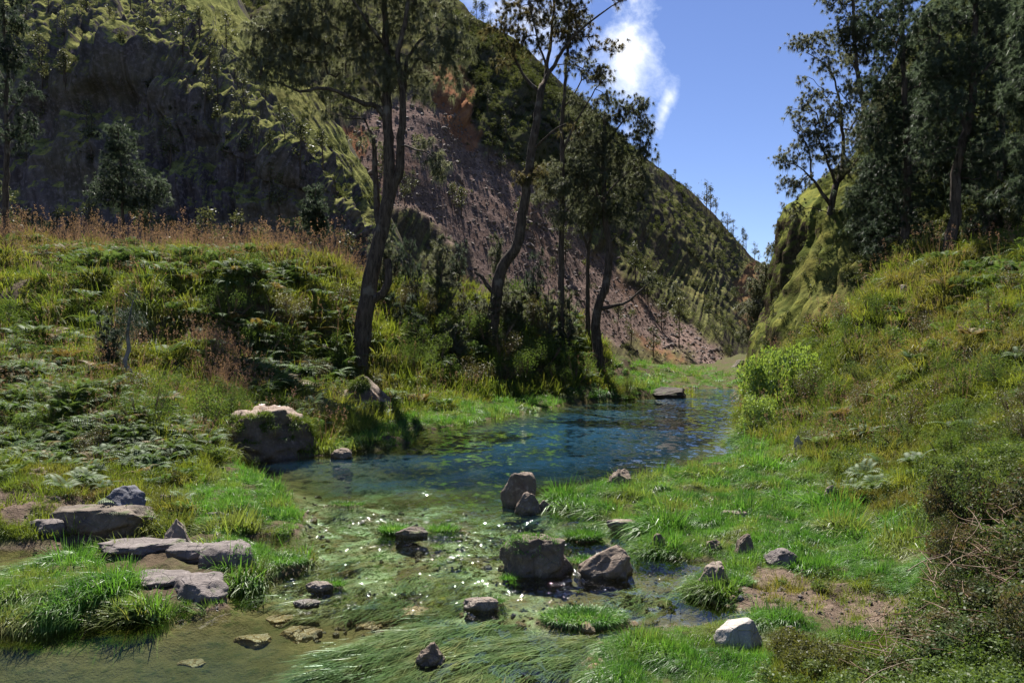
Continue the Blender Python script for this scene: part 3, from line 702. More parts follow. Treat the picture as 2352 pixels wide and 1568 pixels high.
def rock_proto(name, seed, mat):
    import bmesh
    bm = bmesh.new(); bmesh.ops.create_icosphere(bm, subdivisions=2, radius=0.5)
    V = np.array([v.co[:] for v in bm.verts]); F = np.array([[v.index for v in f.verts] for f in bm.faces]); bm.free()
    r = np.random.default_rng(seed)
    for q in range(9):
        n = rdir(1, r)[0]; o = r.uniform(0.26, 0.42); dd = V@n-o; V = V-np.outer(np.maximum(dd, 0), n)
    V *= r.uniform(0.7, 1.3, 3)
    ob = bpy.data.objects.new(name, mesh_np(name, V, F, False, None, [mat])); return ob
# ================================================================ ground cover
LUSHR = [(1225,1150),(1300,1125),(1460,1095),(1560,1070),(1700,1040),(1690,980),(1760,1010),(1860,1050),(1940,1100),(1890,1150),(2000,1175),(2120,1180),(2160,1330),(2080,1380),(1960,1320),(1830,1310),(1740,1315),(1690,1330),(1760,1420),(1860,1400),(2000,1450),(1960,1480),(1800,1480),(1780,1600),(1300,1620),(1380,1470),(1640,1430),(1590,1370),(1610,1310),(1450,1270),(1440,1225)]
LUSHL = [(430,1180),(400,1130),(470,1090),(520,1060),(600,1090),(660,1130),(700,1190),(710,1310),(600,1290),(560,1230),(420,1240)]
LUSHS = [(690,1060),(790,1000),(870,985),(900,960),(1000,945),(1100,925),(1250,908),(1380,895),(1500,905),(1520,925),(1300,940),(1120,975),(1010,995),(940,1030),(800,1050)]
LUSHF = [(1385,850),(1400,826),(1530,822),(1570,846),(1690,850),(1735,862),(1735,897),(1560,897),(1480,905),(1400,892)]
def lush_mask(ox, oy, s):
    m = np.zeros(ox.shape); nn = 14*fbm(np.stack([ox/60, oy/35, ox*0], -1), 3, 101)
    for pl in (LUSHR, LUSHL, LUSHS, LUSHF): m = np.maximum(m, sstep(-15, 15, sd_poly(pl, ox, oy)+nn))
    return m
N = 355000
su = rng.uniform(-500, 2870, N); ld = rng.uniform(math.log(6.2), math.log(140), N); sdd = np.exp(ld)
X = (su-CX)/F0*sdd; Y = sdd; Z = gz(X, Y); S = grid_lookup(SD, X, Y); PT = grid_lookup(PATHG, X, Y)
ox, oy = proj(X, Y, Z)
okv = (ox > -500) & (ox < 2870) & (oy < 1720)
lm = lush_mask(ox, oy, S)
isl = sd_poly(isle, X, Y)
inisl = isl > -0.05
islet = np.zeros(N, bool); bigoval = np.zeros(N, bool)
for nm, cx_, cy_, rx, ry in ISLETS:
    c_ = PW(cx_, cy_); q = ((X-c_[0])/rx)**2+((Y-c_[1])/ry)**2
    islet |= q < 1.0
# --- lush shore grass
nz1 = fbm(np.stack([X*0.8, Y*0.8, X*0], -1), 3, 111)
islpatch = sstep(-0.15, 0.1, fbm(np.stack([X*1.5, Y*1.5, X*0], -1), 2, 113)+0.25*sstep(420, 150, ox)+0.2*(ox > 560)-0.55*((ox > 290) & (ox < 500) & (oy < 1385)))
want = np.where(inisl, islpatch, lm)*(S > 0.0)*(1-0.88*(PT > 0.45))*~islet
keep = okv & (rng.uniform(0, 1, N) < want*np.clip(18/Y, 0.2, 1)*1.15)
def tufts(keep, protos_w, smin, smax, protos, flow=None, tilt=0.0, size_noise=0.0, seed=0):
    n = keep.sum(); p = np.stack([X[keep], Y[keep], Z[keep]-0.02], -1)
    idx = rng.choice(len(protos), n, p=np.array(protos_w)/sum(protos_w))
    rot = np.zeros((n, 3)); rot[:, 2] = rng.uniform(0, 2*np.pi, n) if flow is None else flow[keep]
    rot[:, 0] = rng.normal(0, tilt, n); rot[:, 1] = rng.normal(0, tilt, n)
    sc_ = rng.uniform(smin, smax, n)*(1+size_noise*np.clip(fbm(p*np.array([1.2, 1.2, 0]), 2, 7+seed), -0.7, 0.7))
    return p, rot, sc_, idx
flow = 3.6+1.4*fbm(np.stack([X*0.35, Y*0.35, X*0], -1), 2, 121)+rng.normal(0, 0.35, N)
edge = sstep(0.25, 0.0, S)
p, rot, sc_, idx = tufts(keep, [3, 3, 2, 9], 0.5, 1.5, LUSH, flow, 0.14, 1.1)
far_s = np.clip(p[:, 1]/24, 1, 2.2); sc_ = sc_*far_s*np.where(p[:, 0] > 0.3, np.clip(0.5+(p[:, 1]-10.5)*0.07, 0.5, 1), 0.92)*(0.8+0.6*sstep(0.0, 0.45, fbm(p*np.array([0.75, 0.75, 0]), 2, 137)))
dry = np.clip(sstep(0.0, 0.5, fbm(p*np.array([0.9, 0.9, 0]), 3, 131))*0.42+edge[keep]*0.35*rng.uniform(0, 1, len(p)), 0, 1)
scatter('shore_grass', 'lush bright green grass on the low river banks', 'grass', LUSH, p, rot, sc_, idx, dry)
# --- short turf over trodden flats and lush floors
# --- meadow on slopes
thick0 = sstep(-30, 30, sd_poly([(2130,1080),(2400,1000),(2500,1700),(1900,1700),(2100,1500),(2130,1300)], ox, oy))
slope_ok = (S > 0.35) & (lm < 0.35) & ~inisl & ((PT < 0.5) | (rng.uniform(0, 1, N) < 0.08))
clump = sstep(-0.35, 0.15, fbm(np.stack([X*0.5, Y*0.5, Z*0.5], -1), 3, 141))
visd = np.clip(26/Y, 0.30, 1)
keep = okv & slope_ok & (Y < 78) & (rng.uniform(0, 1, N) < visd*(0.45+0.55*clump)*0.9*(1-0.85*thick0))
p, rot, sc_, idx = tufts(keep, [4, 4, 3, 0.35, 0.9, 0.75], 0.8, 1.5, MEAD, None, 0.15, 0.5, 1)
kx, ky = ox[keep], oy[keep]
sc_ *= np.clip(p[:, 1]/30, 0.62, 1.9)*np.where(p[:, 1] < 15, 0.55, 1)
idx = np.where((idx == 3) & (p[:, 1] < 24), 1, idx)
crest = sstep(60, 5, ky-(560+np.maximum(kx-400, 0)*0.16))*(kx < 900)
redk = rng.uniform(0, 1, len(p)) < np.maximum(crest*0.22, 0.5*sstep(-10, 15, sd_poly([(420,830),(470,800),(560,860),(590,920),(500,930)], kx, ky)))
idx = np.where(redk, 3, idx)
brownL = sstep(-10, 15, sd_poly([(0,1085),(250,1075),(330,1120),(240,1160),(100,1130),(0,1115)], kx, ky))+sstep(-10, 15, sd_poly([(390,820),(470,800),(560,870),(600,930),(500,960),(420,890)], kx, ky))*0.5
idx = np.where(rng.uniform(0, 1, len(p)) < brownL*0.7, 4, idx)
tn = np.clip(sstep(0.0, 0.6, fbm(p*0.28, 3, 151))*0.5*(kx > 1700)+sstep(0.15, 0.6, fbm(p*0.3, 3, 153))*0.28*(kx <= 1700)+crest*0.3, 0, 0.85)
scatter('meadow_grass', 'tall yellow green and browning grass over the slopes', 'grass', MEAD, p, rot, sc_, idx, tn)
# --- bracken
FERNP = [(0,930),(200,900),(330,1010),(420,1000),(400,1080),(200,1060),(0,1050)], [(400,600),(620,580),(760,640),(600,700),(420,660)], [(980,780),(1150,720),(1350,770),(1370,880),(1250,880),(1100,840),(980,880)], [(400,720),(800,720),(820,900),(600,900),(450,800)], [(0,780),(150,760),(160,880),(0,900)], [(2150,620),(2400,560),(2400,680),(2200,680)], [(120,590),(330,560),(420,640),(200,660)]
fm = np.zeros(N)
for q, pl in enumerate(FERNP): fm = np.maximum(fm, (0.5 if q in (0, 4) else 0.85)*sstep(-20, 20, sd_poly(pl, ox, oy)+18*fbm(np.stack([ox/50, oy/40, ox*0], -1), 2, 160+q)))
keep = okv & (S > 0.3) & (PT < 0.4) & (rng.uniform(0, 1, N) < (fm*0.30+0.015*(lm < 0.2)*~inisl)*np.where(ox > 1700, 0.35, 1)*(thick0 < 0.3)*np.where(lm > 0.3, 0.1, 1)*np.clip(26/Y, 0.3, 1)) & (Y < 75) & (Y > 17)
p, rot, sc_, idx = tufts(keep, [1, 1, 1], 0.7, 1.4, FERNS, None, 0.15); p[:, 2] += 0.18
sc_ *= np.clip(p[:, 1]/34, 0.6, 1.35)
scatter('bracken', 'grey green bracken spreading over the banks', 'fern', FERNS, p, rot, sc_, idx, np.where(rng.uniform(0, 1, len(p)) < 0.12, 0.8, 0.0))
# --- low scrub on right slope and left bank
scr = sstep(-0.05, 0.35, fbm(np.stack([X*0.35, Y*0.35, Z*0.35], -1), 3, 171))
thick = sstep(-30, 30, sd_poly([(2130,1080),(2400,1000),(2500,1700),(1900,1700),(2100,1500),(2130,1300)], ox, oy))
keep = okv & slope_ok & (Y < 75) & (rng.uniform(0, 1, N) < (0.055*scr*(ox > 1680)+0.022*scr*(ox <= 1680)+0.10*thick)*np.clip(22/Y, 0.25, 1))
p, rot, sc_, idx = tufts(keep, [1, 1, 1], 0.6, 1.3, SHR, None, 0.12)
sc_ *= np.clip(p[:, 1]/26, 0.55, 1.9)
scatter('low_scrub', 'low leafy scrub growing through the grass', 'scrub', SHR, p, rot, sc_, idx, np.clip(sstep(0.1, 0.6, fbm(p*0.4, 2, 181))*0.7, 0, 1))
# --- hillside cover
def on_hill(name, n, seed, wfun):
    g, nn, at = HILLS[name]; r = np.random.default_rng(seed)
    a = r.uniform(0, g.shape[0]-12, n); b = r.uniform(0, g.shape[1]-1.01, n)
    i = a.astype(int); j = b.astype(int); fa = (a-i)[:, None]; fb = (b-j)[:, None]
    p = g[i, j]*(1-fa)*(1-fb)+g[i+1, j]*fa*(1-fb)+g[i, j+1]*(1-fa)*fb+g[i+1, j+1]*fa*fb
    no = nn[i, j]; k = (i*g.shape[1]+j)
    ox, oy = proj(p[:, 0], p[:, 1], p[:, 2])
    w = wfun(p, no, ox, oy, {q: v[k] for q, v in at.items()})
    ok = (r.uniform(0, 1, n) < w) & (ox > -150) & (ox < 2500) & (oy > -150) & (oy < 900)
    return p[ok], no[ok], ox[ok], oy[ok]
pp, sc2, tt = [], [], []
p, no, a, b = on_hill('hill_far', 60000, 201, lambda p, no, ox, oy, at: (1-0.97*at['scree'])*(1-at['red'])*np.clip(0.05+0.5*sstep(0.0, 0.5, fbm(p*0.05, 3, 203))*np.where(ox > 1480, 0.45, 1)+at['bush']*0.45, 0, 1)*0.40)
pp.append(p); sc2.append(rng.uniform(0.5, 1.5, len(p))*np.clip(p[:, 1]/170, 0.6, 1.8)); tt.append(np.clip(fbm(p*0.08, 2, 205)+0.3, 0, 1))
p, no, a, b = on_hill('hill_spur', 34000, 202, lambda p, no, ox, oy, at: np.clip(0.06+0.6*sstep(0.0, 0.5, fbm(p*0.09, 3, 207)), 0, 1)*0.17*(0.5+0.5*sstep(0.35, 0.6, no[:, 2])))
pp.append(p); sc2.append(rng.uniform(0.25, 0.75, len(p))); tt.append(np.clip(fbm(p*0.1, 2, 208)+0.25, 0, 1))
p, no, a, b = on_hill('cliff_hill', 36000, 204, lambda p, no, ox, oy, at: np.clip(0.2+0.6*sstep(-0.2, 0.4, fbm(p*0.12, 3, 209))+at['bush']*0.3, 0, 1)*(0.12+0.4*at['bush']))
pp.append(p); sc2.append(rng.uniform(0.25, 0.7, len(p))); tt.append(np.clip(fbm(p*0.12, 2, 210)*0.9+0.25*(a > 1950), 0, 1))
p = np.vstack(pp); n = len(p); rot = np.stack([rng.normal(0, 0.3, n), rng.normal(0, 0.3, n), rng.uniform(0, 6.28, n)], -1)
scatter('hillside_scrub', 'low scrub speckling the valley sides', 'scrub', FARB, p-np.array([0, 0, 0.1]), rot, np.concatenate(sc2), rng.integers(0, 3, n), np.concatenate(tt))
M_SCREE = rock_mat('scree_stone', (0.14, 0.105, 0.092), (0.065, 0.048, 0.044), (0.22, 0.165, 0.14), 0, 0, 0.8)
RUB = [rock_proto('rubble', 301+i, M_SCREE) for i in range(4)]
p, no, a, b = on_hill('hill_far', 60000, 206, lambda p, no, ox, oy, at: at['scree']*0.7)
n = len(p); rot = rng.uniform(0, 6.28, (n, 3))
scatter('scree_rubble', 'grey purple rubble covering the landslide', 'rubble', RUB, p, rot, np.exp(np.clip(rng.normal(-1.35, 0.58, n), -3, 0.5))*np.clip(p[:, 1]/150, 0.7, 1.2), rng.integers(0, 4, n))
# --- river weed streaming under the surface
N2 = 60000
su = rng.uniform(-100, 1700, N2); yy = np.exp(rng.uniform(math.log(8.6), math.log(24), N2)); xx = (su-CX)/F0*yy
a, b = proj(xx, yy, xx*0)
WEED = [[(690,1590),(720,1500),(830,1450),(1000,1420),(1230,1440),(1470,1460),(1380,1520),(1330,1600)], [(600,1330),(620,1280),(800,1260),(900,1290),(1120,1360),(1150,1400),(1000,1400),(700,1390)], [(680,1190),(690,1150),(820,1150),(850,1190)],
        [(1100,1200),(1200,1170),(1400,1195),(1310,1260),(1130,1240)], [(840,1290),(1080,1290),(1140,1330),(1000,1390),(860,1350)], [(-100,1330),(0,1290),(130,1280),(60,1320)], [(1450,1330),(1560,1330),(1560,1400),(1470,1400),(1400,1350)]]
wm = np.zeros(N2)
for q, pl in enumerate(WEED): wm = np.maximum(wm, sstep(-12, 18, sd_poly(pl, a, b)+16*fbm(np.stack([a/50, b/30, a*0], -1), 3, 220+q))*(1.0 if q == 0 else 0.22))
S2 = grid_lookup(SD, xx, yy)
pat = sstep(-0.25, 0.2, fbm(np.stack([xx*0.9+yy*0.4, yy*0.5, xx*0], -1), 3, 231))
k_ = (S2 < -0.08) & (rng.uniform(0, 1, N2) < wm*pat*0.24)
def strands(name, seed, n=46):
    r = np.random.default_rng(seed)
    base = np.stack([r.normal(0, 0.12, n), r.normal(0, 0.07, n), r.uniform(-0.035, 0.0, n)], -1)
    dv = nrm(np.stack([np.ones(n), r.normal(0, 0.26, n), r.uniform(0.0, 0.05, n)], -1))
    side = nrm(np.cross(dv, np.array([0, 0, 1.0])))+r.normal(0, 0.3, (n, 1))*np.array([0, 0, 1])
    L = r.uniform(0.18, 0.5, n); nseg = 5; rows = []
    ph = r.uniform(0, 6.28, n)
    for k in range(nseg+1):
        t = k/nseg; c_ = base+dv*(L*t)[:, None]+np.stack([ph*0, 0.03*np.sin(ph+t*4.5), 0.006*np.sin(ph*2+t*5)], -1)*t
        w = 0.0042*(1-t**2)+0.0008; rows += [c_-side*w, c_+side*w]
    V = np.stack(rows, 1).reshape(-1, 3); m = 2*(nseg+1); f = np.array([[2*k, 2*k+1, 2*k+3, 2*k+2] for k in range(nseg)])
    return proto(name, [(V, (np.arange(n)[:, None, None]*m+f[None]).reshape(-1, 4), 0)], [M_WEED])
STR = [strands('weed_strands', 241+i) for i in range(3)]
xx, yy = xx[k_], yy[k_]; n = len(xx)
fl = R(235)+0.55*fbm(np.stack([xx*0.5, yy*0.4, xx*0], -1), 2, 233)+rng.normal(0, 0.08, n)
zz = np.where(rng.uniform(0, 1, n) < 0.09, 0.004, -0.03-rng.uniform(0, 0.07, n))
zz = np.maximum(zz, gz(xx, yy)+0.03)
scatter('river_weed', 'pale green water weed streaming with the current', 'water weed', STR, np.stack([xx, yy, zz], -1), np.stack([xx*0, xx*0, fl], -1), rng.uniform(0.7, 1.3, n), rng.integers(0, 3, n), np.clip(fbm(np.stack([xx, yy, xx*0], -1), 2, 235)*0.8, 0, 0.7))

print('COUNTS', {o.name: len(o.data.vertices) for o in scene.objects if o.get('kind') == 'stuff'})

# --- stones on the stream bed and grit on the bare ground
RIV = [rock_proto('bed_stone', 321+i, rock_mat('bed_stone%d' % i, ((0.30, 0.22, 0.11), (0.34, 0.29, 0.20), (0.24, 0.18, 0.10))[i], (0.16, 0.115, 0.065), (0.40, 0.33, 0.22), 0, 0, 2.0)) for i in range(3)]
N3 = 5200
yb = np.exp(rng.uniform(math.log(9.0), math.log(24), N3)); ub = rng.uniform(-60, 1750, N3); xb = (ub-CX)/F0*yb; sb = grid_lookup(SD, xb, yb)
kb = (sb < 0.15) & ((ub > 640) | (yb > 14)) & (rng.uniform(0, 1, N3) < 0.55*sstep(-0.1, 0.35, fbm(np.stack([xb*0.8, yb*0.8, xb*0], -1), 3, 261))+0.25*(sb > -0.25))
xb, yb = xb[kb], yb[kb]; n = len(xb); sz = np.exp(rng.normal(-2.55, 0.5, n)); zb = gz(xb, yb)+sz*0.12; zb = np.minimum(zb, np.maximum(-0.02, gz(xb, yb)+0.01))
scatter('riverbed_stones', 'brown stones lying on the bed of the shallow stream', 'bed stones', RIV, np.stack([xb, yb, zb], -1), rng.uniform(0, 6.28, (n, 3))*np.array([0.1, 0.1, 1]), sz, rng.integers(0, 3, n))
M_GRIT = rock_mat('path_grit', (0.17, 0.135, 0.11), (0.10, 0.08, 0.065), (0.26, 0.22, 0.19), 0, 0, 3.0)
GRT = [rock_proto('grit', 331+i, M_GRIT) for i in range(3)]
kg = (PT > 0.3) & okv & (S > 0.02) & (Y < 24)
ii = np.where(kg)[0]; ii = rng.choice(ii, min(2600, len(ii)), replace=False); n = len(ii)
xg = X[ii]+rng.normal(0, 0.06, n); yg = Y[ii]+rng.normal(0, 0.06, n); sz = np.exp(rng.normal(-4.0, 0.6, n))
scatter('path_gravel', 'loose grit and pebbles on the bare trodden ground', 'gravel', GRT, np.stack([xg, yg, gz(xg, yg)+sz*0.1], -1), rng.uniform(0, 6.28, (n, 3)), sz, rng.integers(0, 3, n))
# ================================================================ trees: drawn limbs, then branches grown out to the foliage clouds
def make_tree(name, label, cat, base, limbs, blobs, n_tgt=90, n_needle=16000, mat=M_CASU, nl=0.5, nw=0.032, droop=0.8, depth_k=0.75, seed=1, group=None, sprays=5, bare=0.0, spread=0.42):
    """base (ox, oy, d); limbs: [(points [(ox, oy, dd)], r0, r1)], blobs: [(ox, oy, rx, ry, dd)], dd = depth offset in metres"""
    r = np.random.default_rng(seed); d0 = base[2]
    b0 = P(*base); b0[2] = gz1(b0[0], b0[1])-0.15 if name != 'x' else b0[2]
    nodes, par, rad = [], [], []
    for li_, (pts, r0, r1) in enumerate(limbs):
        pts = [q if len(q) == 3 else (*q, 0) for q in pts]
        w = np.array([P(q[0], q[1], d0+q[2]) for q in pts])
        if li_ == 0: w[0] = b0
        n = max(4, int(np.linalg.norm(np.diff(w, axis=0), axis=1).sum()/0.55))
        c_ = cr(w, n); c_[1:-1] += r.normal(0, 0.035, (n-2, 3))
        if li_ == 0: pi = -1
        else:
            A_n = np.array(nodes); pi = int(np.argmin(np.linalg.norm(A_n-c_[0], axis=1))); c_[0] = 0.5*(c_[0]+A_n[pi])
        for k in range(n):
            nodes.append(c_[k]); par.append(pi); rad.append(r0+(r1-r0)*(k/(n-1))**0.8); pi = len(nodes)-1
    nlimb = len(nodes)
    # targets
    area = np.array([b[2]*b[3] for b in blobs], float); n_tgt = int(n_tgt*3.4); n_needle = int(n_needle*3.0); nw = nw*0.78; cnt = np.maximum(5, (area/area.sum()*n_tgt)).astype(int)
    T = []
    for b_, c_ in zip(blobs, cnt):
        dd = b_[4] if len(b_) > 4 else r.normal(0, 0.6)
        ctr = P(b_[0], b_[1], d0+dd); s = (d0+dd)/F0
        u = rdir(c_, r)*(r.uniform(0.15, 1, (c_, 1))**0.45)
        T.append(ctr+u*np.array([b_[2]*s, depth_k*0.5*(b_[2]+b_[3])*s, b_[3]*s]))
    T = np.vstack(T)
    NA = np.array(nodes); dm = np.array([np.min(np.linalg.norm(NA-t, axis=1)) for t in T]); T = T[np.argsort(dm)]
    twig = [False]*nlimb
    for t in T:
        NA = np.array(nodes); v = t-NA; L = np.linalg.norm(v, axis=1)
        cost = L*(1+0.55*np.clip(-v[:, 2]/(L+1e-6), 0, 1)); cost[:max(2, int(0.12*nlimb))] += 6
        i = int(np.argmin(cost)); a = NA[i]; L = L[i]; n = max(2, int(L/0.45))
        up = np.array([0, 0, 0.16*L]); side_ = rdir(1, r)[0]*0.13*L
        pi = i
        for k in range(1, n+1):
            f = k/n; q = a+(t-a)*f+(up+side_)*4*f*(1-f)*0.6+r.normal(0, 0.03, 3)*min(L, 1.5)
            nodes.append(q); par.append(pi); twig.append(True); rad.append(0.011); pi = len(nodes)-1
    N_ = np.array(nodes); par_ = np.array(par); w = np.array([0.0]*nlimb+[0.0]*(len(nodes)-nlimb))
    kids = [[] for _ in nodes]
    for i, p_ in enumerate(par_):
        if p_ >= 0: kids[p_].append(i)
    acc = np.zeros(len(nodes))
    for i in range(len(nodes)-1, -1, -1):
        if not kids[i]: acc[i] = max(acc[i], 0.016**2.2)
        if par_[i] >= 0: acc[par_[i]] += acc[i]*1.02
    rr = acc**(1/2.2); rad = np.array(rad); rad = np.where(np.array(twig), np.clip(rr, 0.010, 0.16), rad)
    # chains
    done = np.zeros(len(nodes), bool); parts = []
    for i in range(len(nodes)):
        if done[i]: continue
        chain = [i]; done[i] = True; j = i
        while True:
            kk = [q for q in kids[j] if not done[q]]
            if not kk: break
            kk.sort(key=lambda q: (twig[q], -rad[q])); j = kk[0]; done[j] = True; chain.append(j)
        pts = [N_[q] for q in chain]; rs = [rad[q] for q in chain]
        if par_[i] >= 0: pts = [N_[par_[i]]]+pts; rs = [min(rad[par_[i]], rs[0]*1.25)]+rs
        if len(pts) < 2: continue
        parts.append(tube(np.array(pts)-b0, rs, 9 if rs[0] > 0.12 else (5 if rs[0] > 0.03 else 3)))
    # root flare
    V, F = merge(parts)
    k0 = V[:, 2] < 1.2; fl = 1+0.5*np.clip((1.0-V[:, 2])/1.2, 0, 1)**2; V[k0, :2] *= fl[k0][:, None] if k0.any() else 1
    rt = thing(name, label, cat, b0, group)
    obj('trunk', mesh_np('trunk', V, F, True, None, [m_bark]), rt)
    # needles
    tw = np.array([i for i in range(nlimb, len(nodes))]); tips = np.array([i for i in tw if not kids[i]])
    src = np.concatenate([np.repeat(tips, sprays), tw[r.uniform(0, 1, len(tw)) < 0.6*(1-bare)]])
    sc_ = N_[src]+r.normal(0, spread*0.8, (len(src), 3))*np.array([1, 1, 0.7])
    outw = nrm(N_[src]-N_[par_[src]]+r.normal(0, 0.3, (len(src), 3)))
    per = max(4, int(n_needle/len(src)))
    k = np.repeat(np.arange(len(src)), per)
    dirs = nrm(outw[k]*0.7+rdir(len(k), r)*0.75+np.array([0, 0, 0.25]))
    bs = sc_[k]+rdir(len(k), r)*0.05
    Vn, Fn = blades(bs-b0, dirs, nl*r.uniform(0.5, 1.2, len(k)), nw*r.uniform(0.7, 1.3, len(k)), droop*r.uniform(0.5, 1.4, len(k)), 2, r=r)
    obj('crown', mesh_np('crown', Vn, Fn, False, None, [mat]), rt)
    return rt

make_tree('casuarina_tree', 'large forked casuarina on the left bank, thickest leaning trunk of all', 'tree', (818,865,51.5),
 [([(818,865),(832,770),(848,660),(868,570),(885,495),(893,420),(894,350),(890,260),(888,150,.5),(882,0,.8),(874,-150,1)], 0.66, 0.12),
  ([(886,500),(900,440),(918,390),(922,310,-.4),(926,230,-.6),(915,130,-.8),(935,20,-1),(950,-90,-1)], 0.36, 0.09),
  ([(876,540),(866,480,.5),(863,400,.6),(858,330,.6),(850,300,.6)], 0.28, 0.13),
  ([(892,285),(868,248),(835,238,-1),(790,218,-1.6),(740,202,-2),(690,210,-2.2),(650,195,-2.4),(600,182,-2.6),(575,178,-2.7)], 0.22, 0.03),
  ([(922,240,-.5),(940,130,.4),(972,88,.8),(1005,78,1),(1030,40,1.2),(1050,-10,1.3)], 0.17, 0.04),
  ([(920,330,-.4),(950,342,-1),(985,352,-1.4),(1005,375,-1.6),(1018,400,-1.6)], 0.09, 0.03),
  ([(890,250),(862,190,.8),(838,140,1.5),(815,90,1.8),(790,20,2)], 0.19, 0.05),
  ([(848,300,.6),(835,270),(805,275,-.6),(770,262,-1)], 0.08, 0.03),
  ([(860,690),(880,672,-.3),(892,650,-.4),(893,615,-.4),(890,595,-.4)], 0.30, 0.22),
  ([(888,110,.5),(850,60,-1),(800,-10,-2),(740,-80,-2.5)], 0.14, 0.04)],
 [(690,110,95,55),(600,90,45,50,-1.5),(565,140,25,28,-2),(650,50,60,45),(720,60,70,50),(760,150,70,40),(860,90,60,50),(950,160,60,45),(1045,110,30,50),(620,150,50,30,-2),(780,60,90,55),(640,60,50,45),(605,170,45,22,-2.5),(690,175,50,22,-2.2),(850,30,70,60),(930,30,60,60),(1000,110,55,50),(1035,180,30,45),(965,215,45,28),(770,215,45,20),(840,215,50,25),
  (1005,380,28,32,-1.5),(960,330,30,18),(835,320,30,18,.5),(755,265,38,16),(860,150,50,45),(1030,40,40,40),(730,-60,120,60),(900,-90,110,70),(700,20,60,40),(905,180,45,40),(640,130,40,25)],
 250, 44000, M_CASU, 0.50, 0.030, 0.95, 0.8, 5)
make_tree('casuarina_tree', 'tall open casuarina with a wavy trunk and brownish crown, right of the thick forked one', 'tree', (1122,690,62),
 [([(1122,690),(1150,625),(1185,570),(1200,490),(1212,410),(1222,340),(1236,250),(1246,195)], 0.55, 0.27),
  ([(1246,200),(1272,152),(1300,105,-.6),(1332,70,-1),(1370,40,-1.4),(1410,12,-1.6),(1440,2,-1.6)], 0.2, 0.03),
  ([(1240,215),(1210,182,.6),(1185,140,1),(1170,100,1.2),(1150,60,1.3)], 0.16, 0.04),
  ([(1250,190),(1258,140,.6),(1266,80,.8),(1272,10,1),(1276,-70,1)], 0.18, 0.06),
  ([(1262,165),(1240,110,-.8),(1225,50,-1.2),(1215,0,-1.4)], 0.11, 0.04),
  ([(1222,345),(1250,318,-.6),(1275,298,-1),(1300,285,-1.2)], 0.11, 0.06),
  ([(1207,440),(1190,405,-.4),(1182,398,-.5)], 0.12, 0.07),
  ([(1130,670),(1110,640,-.5),(1090,625,-.6)], 0.22, 0.1)],
 [(1195,60,45,35),(1165,100,38,28),(1235,90,40,32),(1285,55,48,38),(1330,105,48,30),(1310,10,55,40),(1395,105,38,18),(1425,8,26,10),(1240,5,45,35),(1365,160,32,20),(1180,20,40,25),(1340,60,35,25),(1170,140,25,18),(1195,410,30,14),(1235,400,30,22),(1140,70,28,20),(1275,-50,70,40),(1310,300,22,14)],
 115, 17000, M_CASU3, 0.42, 0.034, 0.55, 0.8, 6, bare=0.5)
make_tree('casuarina_tree', 'slim straight casuarina standing just right of the wavy trunk', 'tree', (1288,690,65),
 [([(1288,690),(1290,600),(1291,480),(1292,380),(1291,290),(1298,200),(1304,110),(1309,20),(1312,-60)], 0.33, 0.08),
  ([(1293,350),(1318,290,-.6),(1342,250,-1),(1368,205,-1.2),(1392,180,-1.4)], 0.13, 0.03),
  ([(1296,250),(1325,205),(1340,160),(1345,130)], 0.09, 0.03),
  ([(1291,500),(1325,455,-.7),(1360,410,-1),(1400,388,-1.2)], 0.09, 0.03),
  ([(1291,470),(1260,440,.5),(1235,425,.8)], 0.07, 0.03)],
 [(1335,235,38,26),(1375,175,38,22),(1392,225,26,14),(1300,430,48,30),(1250,440,38,22),(1290,500,42,28),(1330,470,36,24),(1320,150,30,25),(1308,50,40,40),(1270,390,30,22),(1345,400,30,18)],
 80, 10500, M_CASU, 0.42, 0.034, 0.7, 0.8, 7)
make_tree('casuarina_tree', 'dark crowned casuarina with a crooked trunk at the right end of the left bank', 'tree', (1380,872,66),
 [([(1380,872),(1372,800),(1368,740),(1378,690),(1395,640),(1399,580),(1390,500),(1387,420),(1386,340),(1390,262)], 0.50, 0.13),
  ([(1378,712),(1405,702,-.6),(1435,696,-1),(1462,676,-1.2),(1490,650,-1.3)], 0.20, 0.04),
  ([(1387,340),(1415,300,-.6),(1440,262,-1),(1462,235,-1.1)], 0.11, 0.03),
  ([(1388,400),(1360,360,.6),(1345,310,.8)], 0.10, 0.03),
  ([(1389,450),(1425,410,.5),(1460,385,.8)], 0.10, 0.03),
  ([(1396,560),(1420,540,-.5),(1440,520,-.7)], 0.07, 0.03)],
 [(1400,250,55,35),(1450,245,38,30),(1475,300,25,40),(1360,320,50,42),(1420,350,60,48),(1350,400,48,45),(1450,410,45,42),(1400,470,62,35),(1470,370,28,40),(1360,500,38,25),(1440,500,40,20),(1330,340,30,35),(1480,420,18,30),(1500,645,22,10,-1.2),(1545,660,14,8,-1.3)],
 130, 24000, M_CASU, 0.45, 0.036, 0.8, 0.8, 8)
make_tree('casuarina_tree', 'thin bare stemmed casuarina behind the crooked trunk', 'tree', (1350,720,69),
 [([(1350,720),(1350,640),(1352,570),(1364,500),(1368,430),(1352,370)], 0.24, 0.08), ([(1352,575),(1342,545),(1338,535)], 0.14, 0.10), ([(1365,480),(1345,440),(1335,410)], 0.07, 0.03)],
 [(1345,420,30,30),(1330,470,26,22),(1365,360,28,28),(1338,530,14,10)], 34, 4200, M_CASU, 0.42, 0.036, 0.8, 0.8, 9)
